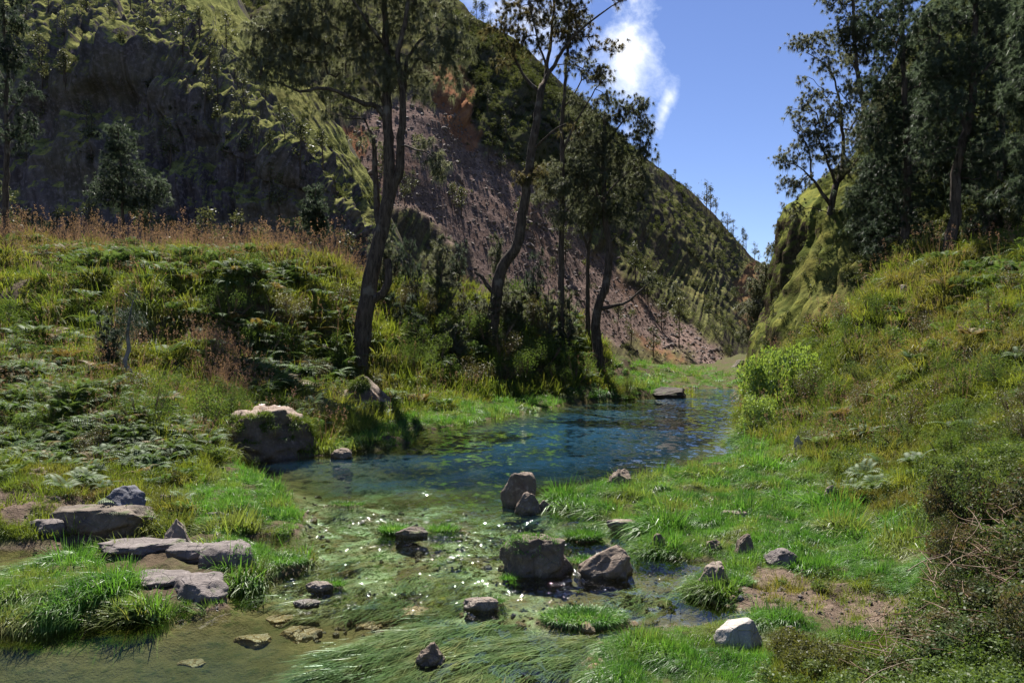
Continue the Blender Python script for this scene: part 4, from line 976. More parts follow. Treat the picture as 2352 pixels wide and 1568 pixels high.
make_tree('casuarina_tree', 'casuarina cut by the left edge of the picture with a dark nest in its fork', 'tree', (12,520,64),
 [([(12,520),(14,420),(16,330),(14,240),(18,150),(10,60),(4,-40)], 0.30, 0.08), ([(16,270),(40,235),(60,215)], 0.08, 0.03), ([(15,330),(45,310),(75,300)], 0.07, 0.03), ([(16,200),(-10,150),(-40,110)], 0.09, 0.03)],
 [(30,130,40,40),(10,60,45,40),(60,215,25,18),(60,290,32,22),(30,320,28,22),(-20,200,40,40),(20,0,40,30),(45,250,18,14),(-10,300,25,25)], 70, 9500, M_CASU2, 0.42, 0.036, 0.8, 0.8, 10)
make_tree('casuarina_tree', 'cone shaped young casuarina behind the meadow crest', 'tree', (283,530,84),
 [([(283,530),(282,450),(276,370),(270,290)], 0.25, 0.05)],
 [(270,310,22,26),(272,350,36,26),(262,400,40,25),(300,390,28,20),(270,450,55,30),(235,440,25,20),(340,430,42,26),(360,455,35,20),(320,470,45,20)], 100, 14000, M_CASU2, 0.5, 0.045, 0.5, 0.8, 11, spread=0.5)
make_tree('young_cypress', 'dark narrow conifer standing alone past the meadow crest', 'tree', (723,560,74),
 [([(723,560),(724,500),(725,425)], 0.14, 0.03)], [(724,445,14,20),(722,480,22,25),(728,515,22,20),(712,500,14,18)], 40, 6500, M_CASU2, 0.4, 0.04, 0.4, 0.8, 12)
# ---- right hand grove
make_tree('casuarina_tree', 'spreading casuarina leaning over the gap from the right cliff edge', 'tree', (1918,600,66),
 [([(1918,600),(1908,530),(1911,465),(1920,425)], 0.42, 0.26), ([(1908,475),(1880,430,-.5),(1855,400,-.8),(1830,380,-1)], 0.2, 0.04), ([(1860,410),(1862,360),(1845,320),(1822,300)], 0.1, 0.03),
  ([(1920,430),(1935,385,.4),(1936,320,.6),(1930,250,.8),(1918,190,.8),(1895,150,.8),(1855,122,.6)], 0.22, 0.03), ([(1918,430),(1900,370,-.5),(1880,320,-.8),(1870,270,-1)], 0.13, 0.03), ([(1922,425),(1960,380,.6),(1985,340,.8)], 0.12, 0.03)],
 [(1825,360,38,28),(1868,310,45,30),(1840,255,32,26),(1905,270,40,35),(1812,420,24,20),(1875,215,40,22),(1843,100,30,22),(1880,100,30,25),(1915,150,40,30),(1950,230,40,40),(1975,310,40,40),(1900,350,45,25),(1850,420,30,15),(1830,485,20,25),(1840,180,10,6),(1940,380,40,30),(1995,270,30,40)],
 140, 21000, M_CASU, 0.42, 0.036, 0.75, 0.8, 13)
make_tree('casuarina_tree', 'tall casuarina at the top left of the right grove, sky showing through it', 'tree', (1995,500,73),
 [([(1995,500),(1990,380),(1984,250),(1966,140),(1962,40),(1960,-70)], 0.42, 0.12), ([(1972,170),(1940,110),(1925,60)], 0.12, 0.04), ([(1985,240),(2015,180),(2030,120)], 0.12, 0.04)],
 [(1945,70,45,45),(1990,40,45,50),(1930,20,30,30),(2025,110,40,40),(1975,130,45,30),(1960,-30,70,50),(2030,30,40,50),(1990,200,35,35),(1890,-5,22,8),(2020,80,60,60),(1960,90,60,50),(2020,260,45,50),(1995,320,40,40),(2040,180,40,50)], 170, 26000, M_CASU, 0.42, 0.038, 0.6, 0.8, 14)
dense = dict(nl=0.36, nw=0.030, droop=0.45, depth_k=0.9, spread=0.40)
make_tree('casuarina_tree', 'dense grey green casuarina behind the rounded grass mound', 'tree', (2082,625,50),
 [([(2082,625),(2076,560),(2084,440),(2082,320),(2076,180),(2070,40),(2068,-60)], 0.34, 0.09)],
 [(2075,110,75,50),(2030,190,50,45),(2110,220,65,50),(2050,290,75,45),(2100,340,60,40),(2065,400,80,45),(2100,460,55,35),(2040,480,40,40),(2090,520,40,25),(2060,30,70,50),(2025,340,40,35),(2010,560,30,35),(2120,560,35,30)], 170, 30000, M_CASU2, seed=15, **dense)
make_tree('casuarina_tree', 'tall pale barked casuarina with a bent trunk, middle of the right grove', 'tree', (2168,615,44),
 [([(2168,615),(2180,560),(2197,490),(2194,430),(2203,350),(2226,280),(2234,200),(2236,100),(2246,0),(2250,-80)], 0.36, 0.11), ([(2220,300),(2200,250),(2180,200),(2160,140)], 0.14, 0.04), ([(2234,200),(2270,150),(2310,100),(2340,60)], 0.1, 0.03)],
 [(2190,150,70,55),(2150,60,60,50),(2260,130,60,55),(2290,230,55,45),(2170,250,60,40),(2260,330,55,45),(2220,20,80,50),(2140,330,45,40),(2300,40,50,50),(2230,400,45,35),(2150,170,40,40)], 160, 30000, M_CASU2, seed=16, **dense)
make_tree('casuarina_tree', 'dark casuarina in the deep shade behind the bent pale trunk', 'tree', (2290,600,49),
 [([(2290,600),(2296,480),(2300,340),(2304,180),(2306,20),(2308,-60)], 0.30, 0.09)],
 [(2310,120,60,60),(2320,250,60,50),(2290,360,70,45),(2330,430,60,50),(2250,460,50,45),(2300,20,70,50),(2270,520,50,35),(2340,340,50,40)], 130, 26000, M_CASU2, seed=17, **dense)
make_tree('casuarina_tree', 'casuarina cut by the right edge of the picture', 'tree', (2420,590,37),
 [([(2420,590),(2412,400),(2404,200),(2400,0)], 0.30, 0.1)],
 [(2350,220,40,50),(2375,330,50,50),(2345,440,35,40),(2360,110,45,50),(2390,20,60,50),(2400,200,60,60),(2420,400,60,60)], 110, 22000, M_CASU2, seed=18, **dense)
make_tree('casuarina_tree', 'casuarina filling the back of the right grove under the cliff', 'tree', (2160,600,56),
 [([(2160,600),(2156,480),(2150,340),(2148,200)], 0.26, 0.08)],
 [(2150,250,60,50),(2140,360,60,45),(2170,440,60,40),(2200,500,50,35),(2130,500,50,40),(2170,330,60,40),(2200,250,50,40)], 120, 22000, M_CASU2, seed=19, **dense)
make_tree('casuarina_tree', 'grey leaved casuarina low against the shaded cliff, left of the dense one', 'tree', (2002,640,58),
 [([(2002,640),(2004,560),(2010,470),(2012,380)], 0.22, 0.06)],
 [(2010,390,45,35),(2000,450,55,40),(2030,510,45,35),(1985,520,35,30),(2020,580,40,30)], 90, 15000, M_CASU2, seed=20, **dense)
make_tree('casuarina_tree', 'dark casuarina rising behind the cliff edge below the spreading one', 'tree', (1818,700,98),
 [([(1818,700),(1815,640),(1812,570),(1820,500)], 0.28, 0.08), ([(1815,620),(1790,590),(1775,570)], 0.1, 0.03)],
 [(1812,530,26,28),(1790,570,22,18),(1832,490,25,22),(1800,610,28,20),(1772,572,14,10),(1825,560,25,30)], 60, 9000, M_CASU, 0.5, 0.05, 0.7, 0.8, 21)
make_tree('casuarina_tree', 'dark leafy tree at the foot of the far ridge, deep in the gap', 'tree', (1752,800,128),
 [([(1752,800),(1750,740),(1755,660),(1765,610)], 0.35, 0.08)],
 [(1765,620,22,20),(1750,660,30,25),(1735,710,28,28),(1760,740,25,30),(1730,765,25,22),(1778,680,15,30)], 90, 11000, M_CASU, 0.7, 0.075, 0.6, 0.8, 22, spread=0.8)
# ================================================================ boulders
import bmesh
_bm = bmesh.new(); bmesh.ops.create_icosphere(_bm, subdivisions=5, radius=1.0)
ICO_V = np.array([v.co[:] for v in _bm.verts]); ICO_F = np.array([[v.index for v in f.verts] for f in _bm.faces]); _bm.free()
RK_BROWN = rock_mat('brown_stone', (0.21, 0.158, 0.118), (0.10, 0.074, 0.056), (0.32, 0.26, 0.205), 0.0, 0.75)
RK_MOSS = rock_mat('mossy_stone', (0.165, 0.128, 0.096), (0.07, 0.054, 0.042), (0.25, 0.21, 0.165), 0.45, 0.75)
RK_WHITE = rock_mat('pale_stone', (0.40, 0.37, 0.33), (0.27, 0.24, 0.21), (0.50, 0.47, 0.43), 0.0, 0.4)
RK_BLUE = rock_mat('blue_grey_stone', (0.13, 0.13, 0.15), (0.065, 0.065, 0.078), (0.22, 0.22, 0.245), 0.0, 0.5)
RK_TAN = rock_mat('tan_stone', (0.24, 0.195, 0.155), (0.13, 0.10, 0.08), (0.33, 0.28, 0.23), 0.0, 0.7)
RK_GREY = rock_mat('grey_ledge_stone', (0.175, 0.148, 0.138), (0.085, 0.070, 0.064), (0.26, 0.225, 0.215), 0.12, 0.6)
RK_EARTH = rock_mat('earthy_rock', (0.150, 0.112, 0.082), (0.075, 0.056, 0.042), (0.22, 0.17, 0.13), 0.3, 0.6, top=(0.17, 0.125, 0.095))
RK_DARK = rock_mat('dark_earth', (0.055, 0.042, 0.032), (0.030, 0.023, 0.018), (0.085, 0.065, 0.05), 0.2, 0.6)
RK_SUB = rock_mat('river_stone', (0.27, 0.165, 0.065), (0.16, 0.10, 0.045), (0.33, 0.22, 0.10), 0.0, 0.0)
def boulder(name, label, ox, oyb, w, h, mat, seed, dep=0.8, cuts=9, rough=0.05, d=None, skew=0.0, flat=0.0, rotz=0.0, group=None, zb=None, sub=5, peak=0.0, cat=None, lump=0.13):
    r = np.random.default_rng(seed)
    if d is None:
        d = dwater(oyb); 
        for _ in range(4):
            q = P(ox, oyb, d); d = dwater(oyb, max(gz1(q[0], q[1]), 0.0))
    W = w/F0*d; H = h/F0*d; D = W*dep
    V = ICO_V.copy(); hr = np.linalg.norm(V[:, :2], axis=1); lo = V[:, 2] < 0.15
    V[lo, :2] *= (np.maximum(hr[lo], np.where(hr[lo] > 0.3, 0.90, hr[lo]*3.0))/np.maximum(hr[lo], 1e-6))[:, None]
    for _ in range(cuts):
        n = rdir(1, r)[0]; n[2] = abs(n[2])*0.8; n /= np.linalg.norm(n); o = r.uniform(0.58, 0.92); dd = V@n-o; V = V-np.outer(np.maximum(dd, 0), n)*0.97
    if flat: V[:, 2] = np.where(V[:, 2] > flat, flat+(V[:, 2]-flat)*0.30, V[:, 2])
    if lump: V *= (1+lump*fbm(V*1.7+seed, 3, seed % 50))[:, None]
    V += nrm(V)*((rough*fbm(V*3.0+seed, 4, seed % 97)+rough*0.5*np.minimum(0, ridged(V*1.6+seed, 3, seed % 89)-0.6))[:, None])
    c, s = math.cos(rotz), math.sin(rotz); V = V@np.array([[c, s, 0], [-s, c, 0], [0, 0, 1]])
    mn, mx = V.min(0), V.max(0); V = (V-mn)/(mx-mn)*2-1
    if peak: V[:, :2] *= (1-peak*np.clip((V[:, 2]+0.4)/1.4, 0, 1))[:, None]
    z = (V[:, 2]+1)/2*1.45-0.45; V[:, 0] += skew*np.clip(z, 0, 1)
    V = np.stack([V[:, 0]*W/2, V[:, 1]*D/2, z*H], -1)
    c0 = P(ox, oyb, d); c0[1] += D*0.42; c0[0] *= c0[1]/d
    c0[2] = P(ox, oyb, d)[2] if zb is None else zb
    o = obj(name, mesh_np(name, V, ICO_F, True, None, [mat]), loc=c0)
    tag(o, label, cat or ('boulder' if w > 60 else 'rock'), group)
    o['_dims'] = (W, D, H)
    return o
def grass_on(o, name, n, length, width, mat, region=None, seed=0, droop=0.8, minz=0.45):
    """blades rooted on the upper faces of a rock, as a part of it"""
    r = np.random.default_rng(seed); me = o.data; nv = len(me.vertices)
    V = np.zeros(nv*3, np.float32); me.vertices.foreach_get('co', V); V = V.reshape(-1, 3)
    Nn = np.zeros(nv*3, np.float32); me.vertices.foreach_get('normal', Nn); Nn = Nn.reshape(-1, 3)
    W, D, H = o['_dims']; ok = (Nn[:, 2] > minz)
    if region is not None: ok &= region(V[:, 0]/(W/2), V[:, 1]/(D/2), V[:, 2]/H)
    ok &= fbm(V*2.2/max(W, 0.3)*1.5+seed, 3, 7) > -0.05
    i = np.where(ok)[0]
    if not len(i): return
    i = r.choice(i, n); b = V[i]+r.normal(0, 0.02, (n, 3))*np.array([W, D, 0])*0.6-np.array([0, 0, 0.01])
    dv = nrm(Nn[i]*0.6+rdir(n, r)*0.45+np.array([0, 0, 0.7]))
    Vb, Fb = blades(b, dv, length*r.uniform(0.4, 1.2, n), width*r.uniform(0.7, 1.3, n), droop*r.uniform(0.5, 1.4, n), 3, r=r)
    obj(name, mesh_np(name, Vb, Fb, False, None, [mat]), o)
B = boulder
B('boulder', 'upright split brown boulder standing in the river at the tip of the right grass bed', 1190,1165,86,78, RK_BROWN, 111, 0.7, 7, 0.04, skew=0.05, peak=0.05, flat=0.7, lump=0.08)
B('rock', 'small dark rock leaning at the foot of the upright split boulder', 1212,1170,62,38, RK_BROWN, 12, 0.7, 9, 0.04, d=19.2, peak=0.4)
B('rock', 'little tan rock between the split boulder and the right grass bed', 1252,1168,34,18, RK_TAN, 13, 0.8)
B('boulder', 'brown boulder at the back edge of the right grass bed against the blue water', 1423,1120,68,40, RK_BROWN, 14, 0.8, 10, 0.05, peak=0.35, skew=0.1)
o = B('boulder', 'broad mossy boulder with grass growing over its top in mid stream', 1232,1326,178,86, RK_MOSS, 15, 0.75, 12, 0.08, flat=0.55, lump=0.12)
grass_on(o, 'grass_cap', 1800, 0.13, 0.008, M_LUSH, lambda x, y, z: (z > 0.5) & (x > -0.95) & (x < 0.55), 5, minz=0.2)
B('boulder', 'smooth sloping brown boulder beside the grass topped one', 1386,1330,150,68, RK_BROWN, 26, 0.75, 8, 0.03, skew=0.42, peak=0.45)
B('boulder', 'large tan boulder at the water edge where the dirt path ends', 1640,1352,82,54, RK_TAN, 17, 0.8, 10, 0.05, skew=0.12, peak=0.25)
B('rock', 'low flat stone in front of the tan path end boulder', 1605,1368,56,13, RK_TAN, 18, 0.7, flat=0.3)
B('boulder', 'pale whitish angular boulder in the grass at the bottom', 1698,1496,126,68, RK_WHITE, 47, 0.8, 15, 0.022, skew=-0.12, peak=0.12, lump=0.0)
B('rock', 'rough brown rock poking out of the streaming weed near the bottom edge', 988,1528,72,46, RK_BROWN, 20, 0.8, 10, 0.09, peak=0.3, skew=0.2)
B('rock', 'flat orange brown stone in the rapids with a grass tuft behind it', 735,1358,66,20, RK_TAN, 21, 0.6, flat=0.2)
B('rock', 'dark wet stone barely breaking the rapids below the orange brown one', 705,1395,64,12, RK_MOSS, 22, 0.6, flat=0.2)
B('rock', 'flat tan stone in the rapids left of the oval grass clump', 1105,1402,84,24, RK_TAN, 23, 0.6, flat=0.25)
B('rock', 'dark humped rock between two grass tufts in mid stream', 946,1236,78,24, RK_MOSS, 24, 0.6)
B('rock', 'long slanting slab running into the edge of the right grass bed', 1438,1226,80,30, RK_TAN, 25, 0.55, flat=0.3, skew=-0.2)
B('rock', 'leaning brown slab at the lower edge of the right grass bed', 1508,1272,46,46, RK_BROWN, 46, 0.6, 8, 0.03, skew=0.25, peak=0.3)
B('rock', 'upright brown rock in the grass above the dirt path', 1712,1272,52,44, RK_BROWN, 27, 0.8, 9, 0.05, peak=0.25)
B('rock', 'small brown rock left of the upright one in the grass', 1638,1265,44,24, RK_BROWN, 28, 0.8, peak=0.2)
B('rock', 'low flat rock lying in the middle of the right grass bed', 1686,1192,64,17, RK_TAN, 29, 0.6, flat=0.2)
B('rock', 'lumpy rock with dry grass beside the start of the dirt path', 1796,1300,74,36, RK_GREY, 30, 0.8, lump=0.1)
B('rock', 'pale standing stone under the bushes at the right bank', 1834,1048,34,48, RK_WHITE, 31, 0.7, 8, 0.03, peak=0.1)
B('rock', 'reddish stone half buried below the pale standing one', 1815,1062,44,22, RK_TAN, 32, 0.8)
B('rock', 'brown rock showing in the bank at the end of the right grass bed', 1912,1150,50,34, RK_TAN, 33, 0.7)
B('boulder', 'blue grey boulder perched on the rock ledge at the left shore', 281,1172,106,60, RK_BLUE, 54, 0.7, 9, 0.03, d=17.2, skew=0.08, zb=0.42)
B('rock', 'dark pitted rock right of the blue grey boulder', 376,1190,50,52, RK_MOSS, 35, 0.9, 12, 0.16, lump=0.2)
B('rock', 'pointed light brown rock at the right end of the ledge', 404,1262,82,66, RK_TAN, 36, 0.8, 7, 0.02, peak=0.6)
B('boulder', 'long dark ledge rock under the blue grey boulder', 235,1240,250,70, RK_MOSS, 37, 0.55, 10, 0.05, flat=0.3)
B('boulder', 'light grey sloping end of the ledge at the left shore', 105,1248,110,52, RK_GREY, 38, 0.7, 10, 0.06, flat=0.35, skew=0.1)
o = B('boulder', 'grey hump of rock with grass sides at the right end of the grassy islet', 522,1338,165,82, RK_GREY, 39, 0.8, 8, 0.05, flat=0.55, lump=0.08)
grass_on(o, 'grass_cap', 900, 0.16, 0.008, M_LUSH, lambda x, y, z: (x > 0.35) | (y > 0.3), 6, minz=0.2)
B('boulder', 'flat grey rock shelf at the front of the grassy islet', 458,1392,155,58, RK_GREY, 40, 0.9, 8, 0.05, flat=0.35)
B('rock', 'low grey slab across the back of the grassy islet', 325,1278,200,26, RK_GREY, 41, 0.6, flat=0.3)
B('rock', 'wet grey slab in the middle of the grassy islet', 368,1348,140,22, RK_GREY, 42, 0.8, flat=0.25)
B('rock', 'grey slab beside the pointed light brown rock', 452,1290,140,34, RK_GREY, 57, 0.7, flat=0.35)
o = B('earth_outcrop', 'big overhanging earth and rock outcrop with a bare flat top by the left shore', 618,1062,275,122, RK_EARTH, 151, 1.3, 8, 0.12, flat=0.4, lump=0.15, skew=0.16, peak=0.20, cat='outcrop'); knoll = o
grass_on(o, 'grass_fringe', 6500, 0.48, 0.016, M_MEADOW, lambda x, y, z: (z > 0.35) & ((x < -0.25) | (x > 0.45) | (y > 0.45) | (y < -0.55)), 7, minz=0.25, droop=1.1)
o = B('boulder', 'dark boulder with a shaggy grass cap at the foot of the forked casuarina', 838,958,135,92, RK_EARTH, 45, 0.8, 10, 0.06, lump=0.06, peak=0.1)
grass_on(o, 'grass_cap', 3600, 0.55, 0.020, M_MEADOW, lambda x, y, z: z > 0.6, 8, minz=0.3, droop=1.2)
B('rock', 'brown rock at the water edge in front of the left grass tongue', 785,1054,54,24, RK_BROWN, 56, 0.8)
B('rock', 'low mossy rock between the outcrop and the grass capped boulder', 800,1000,70,24, RK_MOSS, 47, 0.8)
B('boulder', 'dark rock at the far river bend below the green slope', 1702,856,48,30, RK_MOSS, 48, 0.8, d=120)
B('boulder', 'bare dark mound of earth where the left bank ends in the water', 1538,914,92,24, RK_DARK, 49, 0.7)
B('driftwood_log', 'short grey log lying in the left shore grass', 500,1190,58,14, RK_GREY, 50, 0.25, 6, 0.02, skew=-0.3, cat='driftwood')
B('rock', 'brown stone showing on the right slope above the bright bush', 1815,836,34,18, RK_TAN, 51, 0.8, d=39)
B('rock', 'reddish stone near the top of the rounded grass mound', 2085,668,46,16, RK_TAN, 52, 0.7, d=39)
for k, (a, b_, w, h, lb) in enumerate([(580,1466,95,26,'largest submerged brown rock near the bottom left'),(690,1458,110,26,'submerged brown rock right of the largest one'),(440,1502,72,18,'faint sunken rock alone in the calm left pool'),(955,1424,115,22,'wide amber rock just under the water below the rapids'),(800,1545,72,22,'dark sunken rock at the bottom of the pool'),(640,1425,90,14,'flat sunken rock at the edge of the rapids'),(850,1440,70,12,'low sunken rock between amber and brown ones')]):
    q = PW(a, b_); zb = gz1(q[0], q[1])-0.02
    B('submerged_rock', lb, a, b_, w, h, RK_SUB, 60+k, 0.8, 9, 0.05, flat=0.4, d=dwater(b_, -0.18), zb=zb, cat='rock')
for k, (a, b_, w, mt) in enumerate([(165,1180,28,RK_BLUE),(70,1160,24,RK_WHITE),(130,1150,20,RK_GREY),(40,1135,26,RK_GREY),(205,1195,26,RK_WHITE),(100,1195,22,RK_GREY),(320,1215,20,RK_BROWN),(180,1160,18,RK_WHITE)]):
    B('path_stone', 'loose stone on the bare ledge at the left shore', a, b_, w, w*0.5, mt, 80+k, group='loose stones on the left ledge', cat='stone')
for k, (a, b_, w, mt) in enumerate([(1838,1374,12,RK_GREY),(2152,1470,14,RK_BLUE),(2100,1600,20,RK_GREY),(1760,1420,16,RK_WHITE),(1700,1380,20,RK_BLUE),(1985,1480,12,RK_TAN),(2110,1478,24,RK_BROWN),(1810,1452,26,RK_GREY),(1960,1330,14,RK_WHITE)]):
    B('path_stone', 'small stone lying near the dirt path on the right bank', a, b_, w, w*0.55, mt, 95+k, group='small stones along the right path', cat='stone')
# ---- grass islets in the stream
def clump(name, label, ox, oy, rx, ry, n, length, width, seed, droop=0.8, mat=M_LUSH, lean=(0, 0), z0=None):
    r = np.random.default_rng(seed); c = PW(ox, oy); th = r.uniform(0, 6.283, n); q = np.sqrt(r.uniform(0, 1, n))
    b = np.stack([rx*q*np.cos(th), ry*q*np.sin(th), np.full(n, -0.03)], -1)
    out_ = np.stack([np.cos(th)*q, np.sin(th)*q, 0*q], -1)
    dv = nrm(out_*0.75+rdir(n, r)*0.3+np.array([lean[0], lean[1], 1.0]))
    V, F = blades(b, dv, length*r.uniform(0.55, 1.1, n), width*r.uniform(0.7, 1.2, n), droop*r.uniform(0.5, 1.3, n), 4, r=r)
    c[2] = max(0.0, gz1(c[0], c[1])) if z0 is None else z0
    return tag(obj(name, mesh_np(name, V, F, False, None, [mat]), loc=c), label, 'grass clump')
clump('grass_clump', 'large oval clump of bright grass standing in the shallow water', 1340,1425,0.60,0.34,3200,0.30,0.011,1,0.95)
clump('grass_clump', 'round grass clump in the water just left of the right grass bed', 1342,1236,0.38,0.32,1700,0.42,0.012,2,0.7)
clump('grass_clump', 'bushy grass tuft left of the dark humped rock in mid stream', 905,1222,0.28,0.22,1000,0.36,0.012,3,0.6)
clump('grass_clump', 'sparse grass tuft right of the dark humped rock in mid stream', 1018,1216,0.34,0.2,700,0.34,0.011,4,0.6)
clump('grass_clump', 'small grass tuft behind the flat tan stone in the rapids', 1120,1385,0.24,0.16,500,0.2,0.009,5,0.6)
clump('grass_clump', 'small grass tuft behind the flat orange brown stone', 765,1345,0.22,0.14,420,0.2,0.009,6,0.6)
clump('grass_clump', 'low grass patch at the water side of the rock hump on the islet', 640,1308,0.50,0.30,1500,0.32,0.011,7,0.95)
clump('grass_clump', 'thin grass patch in the stream near the left shore', 795,1160,0.48,0.2,500,0.22,0.010,8,0.7)
clump('grass_clump', 'grass tuft behind the two boulders in mid stream', 1345,1292,0.3,0.2,500,0.28,0.011,9,0.8)
clump('grass_clump', 'little grass fringe at the foot of the grass topped boulder', 1170,1326,0.16,0.08,220,0.2,0.008,10,0.7)
clump('grass_clump', 'dark green grass bunch against the tan path end boulder', 1690,1352,0.26,0.2,900,0.32,0.011,11,0.9)
# ================================================================ shrubs
def bush_mesh(seed, n, leafsize, mat, aspect=0.55, size=0.5, lobes=10):
    parts, mats = leafy('b', seed, n, size, leafsize, mat, 0.95, 60, aspect, lobes)
    V0 = parts[0][0]; a = np.percentile(V0, 1, axis=0); b_ = np.percentile(V0, 99, axis=0); k = np.array([1/(b_[0]-a[0]), 1/(b_[1]-a[1]), 1/b_[2]]); c0 = np.array([(a[0]+b_[0])/2, (a[1]+b_[1])/2, 0])
    parts = [((p_[0]-c0)*k, p_[1], p_[2]) for p_ in parts]
    return mesh_np('foliage', parts[0][0], parts[0][1], False, None, [mat]), mesh_np('stem', parts[1][0], parts[1][1], False, None, [M_TWIG])
def needle_mesh(seed, n=8000, mat=M_CASU):
    r = np.random.default_rng(seed); st = []; tw = []
    for q in range(7):
        th = r.uniform(0, 6.283); lean = r.uniform(0.05, 0.42); hh = r.uniform(0.55, 1.0) if q else 1.0
        a = np.array([[0, 0, -0.08], [0.35*lean*math.cos(th), 0.35*lean*math.sin(th), 0.4*hh], [lean*math.cos(th), lean*math.sin(th), hh]])
        c = cr(a, 9); tw.append(tube(c, np.linspace(0.016, 0.004, 9), 5))
        for t_ in r.uniform(0.25, 1, 16):
            p0 = c[int(t_*8)]; d_ = nrm((rdir(1, r)[0]*np.array([1, 1, 0.5])+np.array([0, 0, 0.35]))[None])[0]; L = r.uniform(0.06, 0.2)*(1.35-t_)
            tw.append(tube([p0, p0+d_*L*0.6+np.array([0, 0, 0.01]), p0+d_*L], [0.006, 0.004, 0.002], 3)); st.append(np.concatenate([p0, p0+d_*L]))
    st = np.array(st); k = r.integers(0, len(st), n); f = r.uniform(0.3, 1.05, (n, 1)); a, b_ = st[k, :3], st[k, 3:]
    dv = nrm(nrm(b_-a)*0.9+rdir(n, r)*0.55+np.array([0, 0, 0.35]))
    V, F = blades(a+(b_-a)*f, dv, 0.13*r.uniform(0.5, 1.2, n), 0.0062*r.uniform(0.7, 1.3, n), 0.55*r.uniform(0.4, 1.4, n), 2, r=r)
    Vt, Ft = merge(tw)
    return mesh_np('foliage', V, F, False, None, [mat]), mesh_np('stem', Vt, Ft, False, None, [m_bark])
def place_shrub(name, label, cat, meshes, ox, oyb, d, w, h, rz, group=None, sink=0.1):
    c = P(ox, oyb, d); c[2] = gz1(c[0], c[1])-sink
    t = thing(name, label, cat, c, group); s = d/F0; t.scale = (w*s, 0.8*w*s, h*s); t.rotation_euler = (0, 0, rz)
    obj('foliage', meshes[0], t); obj('stem', meshes[1], t)
    return t
BR = bush_mesh(501, 4200, 0.042, M_BRIGHT, 0.5); SH1 = bush_mesh(502, 3600, 0.020, M_BUSH); SH2 = bush_mesh(503, 3000, 0.021, M_BUSH, 0.5, lobes=6)
TH1 = bush_mesh(505, 5200, 0.034, M_THICK, 0.5); TH2 = bush_mesh(506, 4600, 0.034, M_THICK, 0.5, lobes=7)
M_BRN = leaf_mat('browning_leaves', (0.075, 0.075, 0.028), (0.10, 0.08, 0.035), (0.05, 0.065, 0.025), 0.35, 0.03, 0.9)
SH3 = bush_mesh(504, 3400, 0.019, M_BRN)
ND1 = needle_mesh(511); ND2 = needle_mesh(512, mat=M_CASU2); ND3 = needle_mesh(513, mat=M_CASU)
place_shrub('leafy_bush', 'bright lime green bush at the water edge below the right slope', 'bush', BR, 1792,975,36,165,150, 0.3)
place_shrub('leafy_bush', 'lower bright green bush hanging to the water under the lime one', 'bush', BR, 1750,1028,34,95,85, 2.1)
place_shrub('leafy_bush', 'rounded olive shrub right of the lime green bush', 'bush', SH3, 1880,985,34,130,95, 1.1)
gsl = 'olive shrubs scattered over the right slope'
for k, (a, b_, d_, w, h) in enumerate([(2010,730,38,95,75),(1950,790,40,90,60),(2060,790,34,120,80),(2160,880,27,90,90),(2210,810,27,110,80),(2320,760,27,120,90),(1990,870,33,110,60),(2100,960,25,120,70),(1920,900,36,90,60),(2250,930,22,130,80),(2350,900,21,120,90),(2020,1010,27,110,70),(2180,1040,21,120,80),(2300,640,33,110,70),(2200,690,35,90,50),(1860,830,42,80,50),(1880,1060,27,90,60),(1960,840,37,120,80),(2060,860,31,120,80),(2140,950,25.5,130,90),(2230,860,25,130,90),(2310,830,24,130,90),(2130,730,33,130,80),(2270,700,30,140,80),(1900,960,33,110,80),(2000,960,29,120,80),(2080,1050,24,110,70),(2180,980,23.5,130,90),(2330,980,19.5,150,110),(1840,900,39,100,70),(2260,1010,20,140,100),(1930,760,42,110,60)]):
    place_shrub('shrub', 'olive brown shrub among the grass of the right slope', 'shrub', (SH1, SH3, SH2)[k % 3], a, b_, d_, w, h, k*1.3, gsl)
gth = 'dark shrubs of the lower right thicket'
for k, (a, b_, d_, w, h) in enumerate([(2210,1240,13.5,190,190),(2330,1230,12.5,200,240),(2250,1380,11,210,190),(2390,1380,10,210,230),(2180,1330,12.2,130,120),(2330,1500,9,260,210),(2420,1560,8.2,260,230),(2230,1560,8.6,180,120),(2150,1200,15,130,90),(2420,1140,14,200,200),(2060,1560,8.9,150,90),(2140,1500,9.4,170,120),(2230,1470,9.8,190,150),(2120,1600,8.4,190,120),(2300,1600,8.2,220,150),(1990,1590,8.6,110,60)]):
    place_shrub('shrub', 'dark tangled shrub in the thicket at the lower right corner', 'shrub', (TH1, TH2)[k % 2], a+35, b_+15, d_, w*1.05, h*0.90, k*1.7, gth)
gyc = 'young casuarinas on the left bank crest'
for k, (a, b_, d_, w, h) in enumerate([(1000,660,64,110,130),(945,640,63,90,140),(1060,690,64,90,90),(1150,650,68,80,150),(1225,690,66,80,130),(1170,750,63,110,100),(1255,760,64,100,110),(900,620,67,90,110),(1100,720,63,80,80),(1310,740,66,80,110),(1050,600,70,70,90),(860,610,69,70,90),(1010,720,62,130,110),(940,740,58,120,110),(1120,790,62,110,100),(1200,810,63,120,90),(1290,820,64,100,90),(1040,790,59,110,90),(880,700,62,90,100)]):
    place_shrub('young_casuarina', 'feathery young casuarina beneath the tall trees of the left bank', 'sapling', (ND1, ND2, ND3)[k % 3], a, b_, d_, w*1.15, h*1.35, k*1.1, gyc)
place_shrub('young_casuarina', 'drooping dark sapling with a white stem base on the left bank', 'sapling', ND2, 250,890,34,150,160, 0.4)
place_shrub('young_casuarina', 'feathery grey sapling in front of the dark fern gully', 'sapling', ND1, 440,780,42,130,150, 1.4)
gbu = 'dark bushes along the foot of the left bank'
